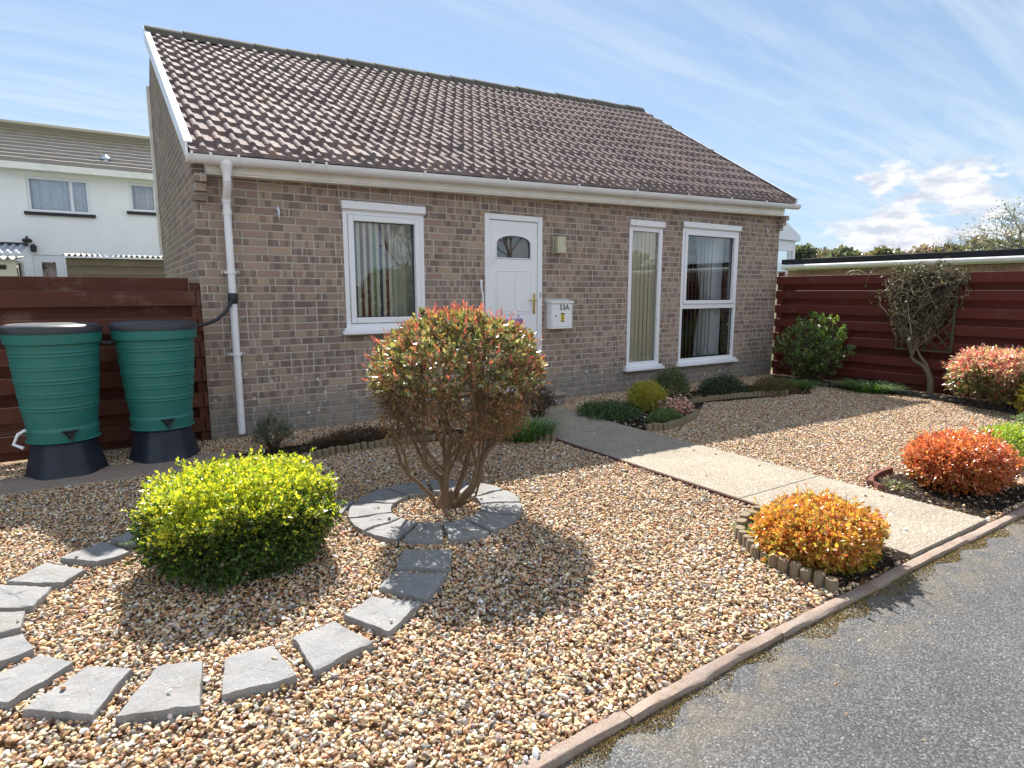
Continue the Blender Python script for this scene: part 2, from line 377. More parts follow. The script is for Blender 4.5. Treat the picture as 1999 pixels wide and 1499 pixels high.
M['glass'] = mat('window_glass', glassm)
M['blind'] = simple('vertical_blind', (.80, .77, .68), .8, .1, .06, 30)
M['blind_dark'] = simple('maroon_blind', (.16, .06, .06), .8, .1, .06, 30)
M['blind_green'] = simple('green_blind', (.22, .30, .14), .8, .1, .06, 30)
M['blind_navy'] = simple('navy_blind', (.06, .07, .12), .8, .1, .06, 30)
M['slat'] = simple('white_slat', (.84, .82, .76), .7, .1, .04, 30)
M['net'] = simple('net_curtain', (.72, .76, .84), .9, .1, .1, 9)
M['curtain'] = simple('grey_green_curtain', (.62, .62, .54), .9, .1, .1, 9)
M['beige_blind'] = simple('beige_blind', (.70, .66, .53), .8, .1, .05, 30)
M['grass_far'] = simple('meadow', (.07, .10, .035), .95, .1, .3, .4)
M['far_hill'] = simple('wooded_hill', (.085, .095, .06), .95, .1, .4, .3)
M['moss'] = leafmat('moss', .2, .0, .8)

# ------------------------------------------------------------------ mesh helpers
class MB:
    def __init__(s): s.v = []; s.f = []; s.c = None; s.sm = False
    def add(s, vs, fs):
        o = len(s.v); s.v.extend([tuple(map(float, p)) for p in vs]); s.f.extend([tuple(i+o for i in f) for f in fs]); return s
    def box(s, x0, x1, y0, y1, z0, z1, M4=None, bev=0.0):
        if x1 < x0: x0, x1 = x1, x0
        if y1 < y0: y0, y1 = y1, y0
        b = min(bev, (x1-x0)*.45, (y1-y0)*.45, (z1-z0)*.45)
        if b <= 0:
            vs = [(x, y, z) for z in (z0, z1) for x, y in ((x0, y0), (x1, y0), (x1, y1), (x0, y1))]
            fs = [(0, 3, 2, 1), (4, 5, 6, 7), (0, 1, 5, 4), (1, 2, 6, 5), (2, 3, 7, 6), (3, 0, 4, 7)]
        else:
            vs = []; idx = {}
            for i, x in enumerate((x0, x1)):
                for j, y in enumerate((y0, y1)):
                    for k, z in enumerate((z0, z1)):
                        sx, sy, sz = (1, -1)[i], (1, -1)[j], (1, -1)[k]
                        idx[i, j, k, 0] = len(vs); vs.append((x, y+sy*b, z+sz*b))
                        idx[i, j, k, 1] = len(vs); vs.append((x+sx*b, y, z+sz*b))
                        idx[i, j, k, 2] = len(vs); vs.append((x+sx*b, y+sy*b, z))
            fs = []
            I = idx
            fs += [(I[0,0,0,0], I[0,0,1,0], I[0,1,1,0], I[0,1,0,0]), (I[1,0,0,0], I[1,1,0,0], I[1,1,1,0], I[1,0,1,0])]
            fs += [(I[0,0,0,1], I[1,0,0,1], I[1,0,1,1], I[0,0,1,1]), (I[0,1,0,1], I[0,1,1,1], I[1,1,1,1], I[1,1,0,1])]
            fs += [(I[0,0,0,2], I[0,1,0,2], I[1,1,0,2], I[1,0,0,2]), (I[0,0,1,2], I[1,0,1,2], I[1,1,1,2], I[0,1,1,2])]
            for i in (0, 1):
                for j in (0, 1):
                    q = [I[i,j,0,0], I[i,j,0,1], I[i,j,1,1], I[i,j,1,0]]; fs.append(tuple(q if (i+j) % 2 == 0 else q[::-1]))
            for i in (0, 1):
                for k in (0, 1):
                    q = [I[i,0,k,0], I[i,1,k,0], I[i,1,k,2], I[i,0,k,2]]; fs.append(tuple(q if (i+k) % 2 == 0 else q[::-1]))
            for j in (0, 1):
                for k in (0, 1):
                    q = [I[0,j,k,1], I[0,j,k,2], I[1,j,k,2], I[1,j,k,1]]; fs.append(tuple(q if (j+k) % 2 == 0 else q[::-1]))
            for i in (0, 1):
                for j in (0, 1):
                    for k in (0, 1):
                        q = (I[i,j,k,0], I[i,j,k,2], I[i,j,k,1]); fs.append(q if (i+j+k) % 2 == 0 else q[::-1])
        if M4 is not None: vs = [tuple(M4 @ Vector(p)) for p in vs]
        return s.add(vs, fs)
    def prism(s, poly, z0, z1, bev=0.0):
        n = len(poly); P = np.array(poly, float)[:, :2]
        a = sum(P[i][0]*P[(i+1) % n][1]-P[(i+1) % n][0]*P[i][1] for i in range(n))
        if a < 0: P = P[::-1]
        c = P.mean(0)
        top = P if not bev else P + (c-P)/np.linalg.norm(c-P, axis=1)[:, None]*bev
        vs = [(x, y, z0) for x, y in P] + [(x, y, z1-bev) for x, y in P] + [(x, y, z1) for x, y in top]
        fs = [tuple(range(n))[::-1], tuple(range(2*n, 3*n))]
        for i in range(n):
            j = (i+1) % n
            fs += [(i, j, n+j, n+i), (n+i, n+j, 2*n+j, 2*n+i)]
        return s.add(vs, fs)
    def tube(s, pts, rad, n=6, cap=True):
        pts = [Vector(map(float, p)) for p in pts]; m = len(pts)
        if not hasattr(rad, '__len__'): rad = [rad]*m
        t0 = (pts[1]-pts[0]).normalized(); up = Vector((0, 0, 1)) if abs(t0.z) < .9 else Vector((1, 0, 0))
        a = t0.cross(up).normalized(); vs = []
        for i in range(m):
            t = (pts[min(i+1, m-1)]-pts[max(i-1, 0)])
            t = t.normalized() if t.length > 1e-9 else t0
            a = (a - t*a.dot(t)); a = a.normalized() if a.length > 1e-6 else t.orthogonal().normalized()
            b = t.cross(a)
            for k in range(n):
                q = 2*PI*k/n; vs.append(pts[i] + (a*math.cos(q)+b*math.sin(q))*rad[i])
        fs = [(i*n+k, i*n+(k+1) % n, (i+1)*n+(k+1) % n, (i+1)*n+k) for i in range(m-1) for k in range(n)]
        if cap: fs += [tuple(range(n))[::-1], tuple((m-1)*n+k for k in range(n))]
        return s.add(vs, fs)
    def lathe(s, prof, n=32, c=(0, 0), wob=None):
        vs = []
        for r, z in prof:
            for k in range(n):
                q = 2*PI*k/n; rr = r*(wob(q, z) if wob else 1)
                vs.append((c[0]+rr*math.cos(q), c[1]+rr*math.sin(q), z))
        fs = [(i*n+k, i*n+(k+1) % n, (i+1)*n+(k+1) % n, (i+1)*n+k) for i in range(len(prof)-1) for k in range(n)]
        fs += [tuple(range(n))[::-1], tuple((len(prof)-1)*n+k for k in range(n))]
        return s.add(vs, fs)
    def build(s, name, m, parent=None, smooth=False):
        me = bpy.data.meshes.new(name); me.from_pydata(s.v, [], s.f)
        if isinstance(m, str): m = M[m]
        me.materials.append(m)
        if smooth:
            me.polygons.foreach_set('use_smooth', [True]*len(me.polygons))
            me.set_sharp_from_angle(angle=math.radians(40))
        me.update(); o = bpy.data.objects.new(name, me); COL.objects.link(o)
        if parent is not None:
            o.parent = parent; o.matrix_parent_inverse = parent.matrix_basis.inverted()
        return o
def tag(o, label=None, cat=None, group=None, kind=None):
    if label: o['label'] = label
    if cat: o['category'] = cat
    if group: o['group'] = group
    if kind: o['kind'] = kind
    return o
def thing(name, label, cat, loc=(0, 0, 0), group=None):
    o = bpy.data.objects.new(name, None); COL.objects.link(o); o.location = tuple(map(float, loc)); o.empty_display_size = .1
    o.matrix_basis = Matrix.Translation(Vector(tuple(map(float, loc))))
    return tag(o, label, cat, group)
def npmesh(name, V, F, m, parent=None, col=None, smooth=False):
    """V (n,3), F (k,3|4) arrays, col per vertex"""
    me = bpy.data.meshes.new(name); k = F.shape[1]
    me.vertices.add(len(V)); me.vertices.foreach_set('co', np.ascontiguousarray(V, dtype=np.float32).ravel())
    me.loops.add(F.size); me.loops.foreach_set('vertex_index', np.ascontiguousarray(F, dtype=np.int32).ravel())
    me.polygons.add(len(F)); me.polygons.foreach_set('loop_start', np.arange(0, F.size, k, dtype=np.int32))
    try: me.polygons.foreach_set('loop_total', np.full(len(F), k, dtype=np.int32))
    except Exception: pass
    if smooth: me.polygons.foreach_set('use_smooth', np.ones(len(F), dtype=bool))
    me.update(calc_edges=True)
    if col is not None:
        a = me.color_attributes.new('col', 'FLOAT_COLOR', 'POINT')
        c = np.ones((len(V), 4), dtype=np.float32); c[:, :3] = col; a.data.foreach_set('color', c.ravel())
    me.materials.append(M[m] if isinstance(m, str) else m)
    o = bpy.data.objects.new(name, me); COL.objects.link(o)
    if parent is not None:
        o.parent = parent; o.matrix_parent_inverse = parent.matrix_basis.inverted()
    return o

def norm(a): return a/np.maximum(np.linalg.norm(a, axis=-1, keepdims=True), 1e-9)
def leaves(name, P, D, size, C, m='leaf', parent=None, wr=.45, fold=.25):
    """one folded leaf per row: base point P, axis D, length size, colour C"""
    n = len(P); D = norm(D); R_ = norm(RNG.normal(size=(n, 3))); S = norm(np.cross(D, R_)); U = np.cross(S, D)
    size = np.broadcast_to(np.asarray(size, float), (n,))[:, None]
    hw = size*wr*.5
    v0 = P; v1 = P + D*size*.5 + S*hw + U*hw*fold; v2 = P + D*size - U*size*.08; v3 = P + D*size*.5 - S*hw + U*hw*fold
    V = np.stack([v0, v1, v2, v3], 1).reshape(-1, 3)
    i = np.arange(n)[:, None]*4
    F = np.concatenate([i+np.array([[0, 1, 2]]), i+np.array([[0, 2, 3]])], 0)
    return npmesh(name, V, F, m, parent, np.repeat(C, 4, 0))
def sprigs(P, D, k, spread, ln):
    """k leaves round each sprig; returns positions and directions"""
    n = len(P); D = norm(D)
    PP = np.repeat(P, k, 0); DD = np.repeat(D, k, 0)
    tt = np.tile(np.linspace(0, 1, k), n)[:, None]
    off = norm(RNG.normal(size=(n*k, 3))); off -= DD*np.sum(off*DD, 1, keepdims=True); off = norm(off)
    pos_ = PP + DD*tt*ln
    dr = DD*(.35+tt*.9) + off*spread
    return pos_, dr
def wave(P, sc, seed=0):
    r = np.random.default_rng(seed); a = np.zeros(len(P))
    for i in range(5):
        k = r.normal(size=3)*sc*(1+.5*i); a += np.sin(P@k+r.uniform(0, 6.3))/(1+.5*i)
    return a/2.2
def shell(n, c, R, depth=.25, zmin=-.9, p=2.4, bump=.08, bsc=3.0, seed=1, up=0.0):
    """points through the outer shell of a superellipsoid; returns P, outward dir, depth fraction 0 surface..1"""
    d = norm(RNG.normal(size=(int(n*1.8), 3))); d = d[d[:, 2] > zmin][:n]; n = len(d)
    q = (np.abs(d)**p).sum(1)**(-1/p)
    r = q*(1+bump*wave(d*1.0, bsc, seed))
    t = RNG.random(n)**1.6
    P = np.array(c) + d*np.array(R)*(r*(1-depth*t))[:, None]
    N = norm(d/np.array(R)); N = norm(N+np.array([0, 0, up]))
    return P, N, t
def pal(n, cols, wts=None, var=.18):
    cols = np.array(cols, float); w_ = None if wts is None else np.array(wts)/sum(wts)
    c = cols[RNG.choice(len(cols), n, p=w_)]; return np.clip(c*(1+var*RNG.normal(size=(n, 1)))*(1+.06*RNG.normal(size=(n, 3))), .005, .95)
def curve(a, b, n=6, wob=.03, sag=0.0, out=None):
    a = np.array(a, float); b = np.array(b, float); L = np.linalg.norm(b-a); pts = []
    ph = RNG.normal(size=(3,)); ph2 = RNG.normal(size=(3,))
    for i in range(n):
        t = i/(n-1); p = a*(1-t)+b*t + (ph*math.sin(PI*t)+ph2*.6*math.sin(2*PI*t))*wob*L
        p[2] += sag*math.sin(PI*t)*L
        pts.append(p)
    return pts

exec_parts = []

# ------------------------------------------------------------------ ground and setting
def sheet(name, x0, x1, y0, y1, z, m, kind='structure', n=1):
    o = MB().add([(x0, y0, z), (x1, y0, z), (x1, y1, z), (x0, y1, z)], [(0, 1, 2, 3)]).build(name, m); return tag(o, kind=kind)
sheet('ground', -900, 900, -900, 900, -.09, 'grass_far')
sheet('road', -60, 60, -16.5, -5.055, -.018, 'asphalt')
sheet('pavement_behind', -60, 60, -19, -16.5, -.04, 'path')

KY = -5.042
def KYF(x): return KY-.045*max(0., 1.55-x)
tag(MB().add([(-9, KYF(-9)+.01, -.012), (1.55, KY+.01, -.012), (9.6, KY+.01, -.012), (9.6, 3, -.012), (1.55, 3, -.012), (-9, 3, -.012)], [(0, 1, 4, 5), (1, 2, 3, 4)]).build('gravel_bed', 'gbase'), kind='structure')
def kerb():
    mb = MB(); x = -9.3
    for s in range(60):
        if x > 12: break
        L = .905; z1 = .008+random.uniform(-.005, .005); dy = random.uniform(-.006, .006)
        if 1.3 < x < 1.6: pass
        n = 12; b = .012
        prof = [(-.024, -.10), (-.023, z1-.010), (-.018, z1-.002), (-.010, z1), (.024, z1+.001), (.029, z1-.005), (.031, -.1)]
        vs = []
        for i in range(n+1):
            xx = x+.003+(L-.006)*i/n
            for (yy, zz) in prof: vs.append((xx, KYF(xx)+yy+dy+random.uniform(-.0035, .0035), zz+(random.uniform(-.004, .004) if zz > -.05 else 0)))
        k = len(prof); fs = [(i*k+j, i*k+j+1, (i+1)*k+j+1, (i+1)*k+j) for i in range(n) for j in range(k-1)]
        fs = [f[::-1] for f in fs]
        fs += [tuple(range(k)), tuple(n*k+j for j in range(k))[::-1]]
        mb.add(vs, fs); x += L
    tag(mb.build('kerb', 'kerb', smooth=True), kind='structure')
kerb()
# front path: cast bays with narrow joints
PX0, PX1 = 2.83, 3.80
mb = MB(); ys = [-.52, -1.72, -2.45, -3.9, -5.0]
for i in range(4):
    if i == 0:
        mb.prism([(PX0+.0, ys[1]), (PX0, -1.2), (PX0+.18, -.52), (PX1+.08, -.52), (PX1, ys[1])], -.05, .022, .004)
    else: mb.prism([(PX0, ys[i+1]), (PX1, ys[i+1]), (PX1, ys[i]-.005), (PX0, ys[i]-.005)], -.05, .022, .004)
tag(mb.build('path', 'path'), kind='structure')
tag(MB().box(PX0-.022, PX0-.003, -4.1, -1.75, -.05, .022, bev=.004).build('path_edging', 'edging_brick'), kind='structure')
# wooded hill at the horizon
def hill(name, x0, y0, x1, y1, h, m, seed):
    n = 60; vs = []; r = np.random.default_rng(seed)
    a = np.array([x0, y0]); b = np.array([x1, y1]); d = (b-a)/np.linalg.norm(b-a); nrm = np.array([-d[1], d[0]])
    for i in range(n+1):
        t = i/n; c = a*(1-t)+b*t; hh = h*(1+.25*math.sin(t*7+seed)+.12*math.sin(t*23))
        for w_, z in ((-60, -1), (-30, hh*.6), (0, hh), (60, hh*.9), (120, -1)):
            p = c+nrm*w_; vs.append((p[0], p[1], z+r.normal()*.2))
    fs = [(i*5+j, (i+1)*5+j, (i+1)*5+j+1, i*5+j+1) for i in range(n) for j in range(4)]
    tag(MB().add(vs, fs).build(name, m, smooth=True), kind='structure')
hill('hill', 260, -260, 150, 330, 5.5, 'far_hill', 3)

# soil beds
def bed(name, pts, z=.008):
    MBb = MB(); P = np.array(pts)[:, :2]; c = P.mean(0); n = len(P)
    vs = [(c[0], c[1], z+.02)]; 
    for k in (.35, .7, 1.0):
        for p in P:
            q = c+(p-c)*k; vs.append((q[0], q[1], z+(.02*(1-k))+random.uniform(-.006, .006)))
    fs = [(0, 1+i, 1+(i+1) % n) for i in range(n)]
    for r_ in range(2):
        for i in range(n):
            a = 1+r_*n; fs.append((a+i, a+n+i, a+n+(i+1) % n, a+(i+1) % n))
    o = MBb.add(vs, fs).build(name, 'soil'); return tag(o, kind='structure')
BED_L = [(-.15, -1.0), (.45, -1.22), (1.0, -1.13), (1.7, -1.14), (2.3, -1.42), (2.79, -1.80), (2.82, -1.2), (2.2, -.85), (1.6, -.62), (.8, -.62), (.1, -.72)]
BED_O = [(2.12, -4.99), (2.10, -4.75), (2.12, -4.55), (2.25, -4.33), (2.5, -4.2), (2.81, -4.15), (2.82, -5.0)]
BED_R = [(3.83, -.9), (3.82, -2.0), (4.0, -2.06), (4.42, -1.96), (4.95, -1.75), (5.25, -1.2), (5.9, -1.28), (6.6, -1.30), (7.5, -1.62), (7.9, -1.3), (8.2, -.7), (6.5, -.55), (5.2, -.5), (4.6, -.75)]
BED_F = [(8.84, -.05), (8.3, -.5), (8.25, -1.3), (8.5, -2.2), (8.45, -2.8), (8.2, -3.4), (8.0, -4.3), (7.8, -5.0), (8.9, -5.0)]
BED_RED = [(3.83, -4.98), (3.83, -4.35), (4.05, -4.2), (4.5, -4.22), (4.85, -4.5), (4.9, -4.98)]
bed('soil_bed_left', BED_L); bed('soil_bed_orange', BED_O); bed('soil_bed_right', BED_R); bed('soil_bed_fence', BED_F); bed('soil_bed_red', BED_RED)
tag(MB().box(-2.2, .12, -.98, -.52, -.05, .012, bev=.01).build('paved_strip', 'kerb'), kind='structure')

# ------------------------------------------------------------------ paving slabs
def inpoly(P, poly):
    x, y = P[:, 0], P[:, 1]; ins = np.zeros(len(P), bool); n = len(poly)
    for i in range(n):
        x1, y1 = poly[i][:2]; x2, y2 = poly[(i+1) % n][:2]
        c = ((y1 > y) != (y2 > y)) & (x < (x2-x1)*(y-y1)/((y2-y1) if y2 != y1 else 1e-9)+x1); ins ^= c
    return ins
SLABS = []
ZS = .039
def rough_slab(poly, name, label, group, zt=ZS):
    """a riven slab: densified, slightly ragged edge and an uneven top"""
    P = [np.array(p[:2], float) for p in poly]; Q = []
    for i in range(len(P)):
        a, b = P[i], P[(i+1) % len(P)]; k = max(2, int(np.linalg.norm(b-a)/.022))
        for j in range(k): Q.append(a+(b-a)*j/k)
    Q = np.array(Q)
    ar = sum(Q[i][0]*Q[(i+1) % len(Q)][1]-Q[(i+1) % len(Q)][0]*Q[i][1] for i in range(len(Q)))
    if ar < 0: Q = Q[::-1]
    SLABS.append(Q.mean(0)+(Q-Q.mean(0))*.94); c = Q.mean(0); n = len(Q)
    out = Q + RNG.normal(size=Q.shape)*.0010
    vs = []; rings = [(1.0, -.02), (1.0, zt-.012), (.992, zt-.003), (.978, zt), (.75, zt), (.5, zt), (.25, zt)]
    for s_, z in rings:
        for p in out:
            q = c+(p-c)*s_; zz = z+(random.uniform(-.0022, .0022)+.003*math.sin(q[0]*31+q[1]*17) if z > .02 else 0)
            jit = random.uniform(-.002, .002) if s_ >= .98 and z > 0 else 0
            vs.append((q[0]+jit, q[1]+jit, zz))
    vs.append((c[0], c[1], zt)); fs = []
    for r_ in range(len(rings)-1):
        for i in range(n):
            a = r_*n; fs.append((a+i, a+(i+1) % n, a+n+(i+1) % n, a+n+i))
    a = (len(rings)-1)*n
    for i in range(n): fs.append((a+i, a+(i+1) % n, len(vs)-1))
    o = MB().add(vs, fs).build(name, 'slab', smooth=True)
    return tag(o, label, 'paving slab', group)
# ring of wedge slabs round the clipped tree
RC = np.mean([G(674, 1017, ZS)[:2], G(1027, 999, ZS)[:2], G(855, 941, ZS)[:2], G(840, 1062, ZS)[:2]], 0); RC = np.array([.98, -2.94]); RO, RI = .566, .295
JT = [(560, 190), (350, 265), (250, 375), (330, 465), (580, 525), (915, 545), (1220, 465), (1400, 360), (1400, 262), (1275, 182), (1050, 140)]
ja = []
for x, y in JT:
    q = G(600+x/3.332, 900+y/3.332, ZS)[:2]-RC; ja.append(math.atan2(q[1], q[0]))
ja = sorted(a % (2*PI) for a in ja)
gaps = [((ja[(i+1) % len(ja)]-ja[i]) % (2*PI), i) for i in range(len(ja))]; g, i = max(gaps); ja = sorted(ja+[(ja[i]+g/2) % (2*PI)])
ringlab = []
for i in range(len(ja)):
    a0 = ja[i]+.030; a1 = ja[(i+1) % len(ja)]; a1 = a1+2*PI if a1 < a0 else a1; a1 -= .030
    k = 7
    poly = [RC+RO*np.array([math.cos(a0+(a1-a0)*t/k), math.sin(a0+(a1-a0)*t/k)]) for t in range(k+1)] + [RC+RI*np.array([math.cos(a1-(a1-a0)*t/k), math.sin(a1-(a1-a0)*t/k)]) for t in range(k+1)]
    mid = RC+.42*np.array([math.cos((a0+a1)/2), math.sin((a0+a1)/2)])
    ringlab.append((mid, poly))
def screen(P):
    d = np.array([P[0], P[1], P[2] if len(P) > 2 else 0.])-CAM; return 999.5+FPX*(d@CR)/(d@CF), 749.5-FPX*(d@CU)/(d@CF)
hours = ['twelve', 'one', 'two', 'three', 'four', 'five', 'six', 'seven', 'eight', 'nine', 'ten', 'eleven']
# order the wedges as a clock face seen from the road
ringlab.sort(key=lambda t: math.atan2(*(t[0]-RC)) % (2*PI))
base_ang = math.atan2(RC[0]-CAM[0], RC[1]-CAM[1])
ringlab.sort(key=lambda t: (math.atan2(*(t[0]-RC))-base_ang+PI/12) % (2*PI))
for h, (mid, poly) in zip(hours, ringlab):
    rough_slab(poly, 'wedge_slab', f'grey wedge slab at {h} o\'clock in the stone ring round the clipped tree', 'wedge slabs ringing the clipped tree')
ST = [
 ([(786, 1074), (883, 1071), (879, 1109), (774, 1106)], 'small shaded stepping slab touching the front of the tree ring'),
 ([(766, 1117), (872, 1120), (835, 1169), (739, 1145)], 'half shaded stepping slab, second in the trail from the tree ring'),
 ([(726, 1164), (824, 1173), (759, 1234), (671, 1199)], 'sunlit stepping slab, third in the trail from the tree ring'),
 ([(651, 1212), (729, 1252), (613, 1308), (572, 1243)], 'square sunlit stepping slab, fourth in the trail from the tree ring'),
 ([(534, 1258), (580, 1319), (432, 1358), (439, 1284)], 'stepping slab with leaf shadows on its far edge, just right of the longest slab'),
 ([(308, 1299), (396, 1289), (390, 1377), (225, 1397)], 'long stepping slab nearest the bottom edge, directly below the lime bush'),
 ([(168, 1301), (257, 1303), (182, 1395), (42, 1385)], 'stepping slab left of the longest one near the bottom left corner'),
 ([(78, 1277), (142, 1293), (14, 1372), (-75, 1352)], 'slab at the left edge whose long side slants down to the bottom left corner'),
 ([(45, 1238), (66, 1267), (-40, 1305), (-75, 1262)], 'slab cut by the left edge, just above the large slanting one'),
 ([(-20, 1196), (49, 1191), (40, 1226), (-40, 1243)], 'narrow slab cut by the left edge, between two wider ones'),
 ([(-20, 1142), (102, 1144), (65, 1183), (-30, 1188)], 'broad sunlit slab cut by the left edge, where the curve turns'),
 ([(91, 1098), (168, 1109), (123, 1137), (12, 1135)], 'sunlit slab whose far corner lies in the roof shadow'),
 ([(201, 1057), (252, 1077), (189, 1097), (116, 1088)], 'shaded slab left of the lime bush'),
 ([(262, 1034), (300, 1050), (248, 1066), (217, 1050)], 'shaded slab half hidden behind the left side of the lime bush'),
 ([(600, 990), (640, 976), (692, 976), (663, 1004), (612, 1010)], 'slab between the lime bush and the left of the tree ring')]
for poly, lab in ST: rough_slab([G(x, y, ZS) for x, y in poly], 'stepping_slab', lab, 'stepping slabs curving round the lime bush')

# ------------------------------------------------------------------ pebbles
def icos(sub):
    t = (1+5**.5)/2
    v = [(-1, t, 0), (1, t, 0), (-1, -t, 0), (1, -t, 0), (0, -1, t), (0, 1, t), (0, -1, -t), (0, 1, -t), (t, 0, -1), (t, 0, 1), (-t, 0, -1), (-t, 0, 1)]
    f = [(0, 11, 5), (0, 5, 1), (0, 1, 7), (0, 7, 10), (0, 10, 11), (1, 5, 9), (5, 11, 4), (11, 10, 2), (10, 7, 6), (7, 1, 8), (3, 9, 4), (3, 4, 2), (3, 2, 6), (3, 6, 8), (3, 8, 9), (4, 9, 5), (2, 4, 11), (6, 2, 10), (8, 6, 7), (9, 8, 1)]
    v = [np.array(p)/np.linalg.norm(p) for p in v]
    for _ in range(sub):
        c = {}; nf = []
        def mid(a, b):
            k = (min(a, b), max(a, b))
            if k not in c: m_ = v[a]+v[b]; c[k] = len(v); v.append(m_/np.linalg.norm(m_))
            return c[k]
        for a, b, d in f:
            x, y, z = mid(a, b), mid(b, d), mid(d, a); nf += [(a, x, z), (b, y, x), (d, z, y), (x, y, z)]
        f = nf
    return np.array(v), np.array(f)
PEB = [(.49, .345, .20), (.42, .245, .12), (.56, .435, .285), (.31, .275, .24), (.68, .62, .54), (.27, .13, .065), (.49, .29, .15), (.17, .15, .14), (.55, .395, .25), (.38, .32, .25)]
PW_ = [16, 12, 15, 9, 10, 8, 11, 6, 12, 8]
def pebbles(name, P, size, sub):
    n = len(P); V0, F0 = icos(sub); k = len(V0)
    variants = []
    for _ in range(24):
        s = V0.copy(); s = s*(1+.17*wave(V0, 1.5, int(RNG.integers(1e6))))[:, None]
        if sub: s = s*(1+.06*wave(V0, 4.0, int(RNG.integers(1e6))))[:, None]
        # a few flattened facets, as on broken flint
        for _ in range(9):
            nn = norm(RNG.normal(size=(1, 3)))[0]; dd = s@nn; lim = .5+.2*RNG.random(); over = np.maximum(dd-lim, 0); s = s-over[:, None]*nn*.95
        variants.append(s)
    VV = np.array(variants)[RNG.integers(0, 24, n)]
    sc = np.stack([size*RNG.uniform(.8, 1.35, n), size*RNG.uniform(.6, 1.0, n), size*RNG.uniform(.38, .66, n)], 1)
    VV = VV*sc[:, None, :]
    a = RNG.uniform(0, 2*PI, n); b = RNG.normal(size=n)*.42; c = RNG.normal(size=n)*.42
    ca, sa, cb, sb, c_, s_ = np.cos(a), np.sin(a), np.cos(b), np.sin(b), np.cos(c), np.sin(c)
    x, y, z = VV[..., 0], VV[..., 1], VV[..., 2]
    y, z = y*cb[:, None]-z*sb[:, None], y*sb[:, None]+z*cb[:, None]
    x, z = x*c_[:, None]+z*s_[:, None], -x*s_[:, None]+z*c_[:, None]
    x, y = x*ca[:, None]-y*sa[:, None], x*sa[:, None]+y*ca[:, None]
    V = np.stack([x, y, z], -1)+P[:, None, :]
    F = (F0[None]+(np.arange(n)*k)[:, None, None]).reshape(-1, 3)
    C = np.repeat(np.clip(pal(n, PEB, PW_, .20)*1.12, 0, .82), k, 0)
    o = npmesh(name, V.reshape(-1, 3), F, 'gravel', None, C, smooth=False)
    return tag(o, kind='stuff')
def scatter(x0, x1, y0, y1, dens):
    n = int((x1-x0)*(y1-y0)*dens); P = np.stack([RNG.uniform(x0, x1, n), RNG.uniform(y0, y1, n)], 1)
    return P
def keep(P):
    k = np.ones(len(P), bool)
    for poly in [BED_L, BED_O, BED_R, BED_F, BED_RED]+SLABS: k &= ~inpoly(P, poly)
    k &= ~((P[:, 0] > PX0-.04) & (P[:, 0] < PX1+.0) & (P[:, 1] < -.52))
    k &= ~((P[:, 0] < .13) & (P[:, 1] > -.99) & (P[:, 1] < -.51))
    k &= ~((P[:, 0] > 2.9) & (P[:, 0] < 4.05) & (P[:, 1] > -.36))
    k &= P[:, 1] > KY-.045*np.maximum(0, 1.55-P[:, 0])+.034
    # only what the lens (plus a step to either side) can see
    d = np.stack([P[:, 0]-CAM[0], P[:, 1]-CAM[1]], 1); dep = d@CF[:2]/np.linalg.norm(CF[:2]); lat = d@CR[:2]
    k &= (dep > .8) & (np.abs(lat) < dep*.95+.8)
    return P[k], np.linalg.norm(d[k], axis=1)
P, dist = keep(scatter(-3.6, 9.0, -5.30, .0, 5600))
near = dist < 3.6
z = lambda n: RNG.uniform(-.002, .016, n)
Pn = P[near]; Pf = P[~near]
sz = RNG.lognormal(math.log(.0096), .27, len(Pn)); sz = np.clip(sz, .006, .021)
pebbles('gravel', np.column_stack([Pn, z(len(Pn))]), sz, 1)
sz = RNG.lognormal(math.log(.0104), .25, len(Pf)); sz = np.clip(sz, .009, .024)
pebbles('gravel', np.column_stack([Pf, z(len(Pf))]), sz, 0)
# pebbles kicked on to the road and lying on soil
# moss along the kerb
n = 34000; x = RNG.uniform(-.6, 6.5, n); t = RNG.random(n)
xm = x
wdt = np.clip(.045+.07*(.5+.5*np.sin(x*3.1+1))*(.5+.5*np.sin(x*7.7))+.03*np.sin(x*19), .0, .14)
y = KY-.045*np.maximum(0, 1.55-x)-.022-wdt*t**1.4
kp = (wave(np.column_stack([x*2, y*2, y*0]), 3.0, 5) > -.15+.5*RNG.normal(size=n)) & (wdt > .015); x, y = x[kp], y[kp]; n = len(x)
D = norm(np.column_stack([RNG.normal(size=n)*.6, RNG.normal(size=n)*.6, np.ones(n)]))
tag(leaves('moss', np.column_stack([x, y, np.full(n, -.020)]), D, RNG.uniform(.006, .014, n), pal(n, [(.30, .20, .06), (.22, .16, .05), (.36, .27, .11), (.14, .11, .05)], [4, 4, 2, 3]), 'moss', wr=.5), kind='stuff')

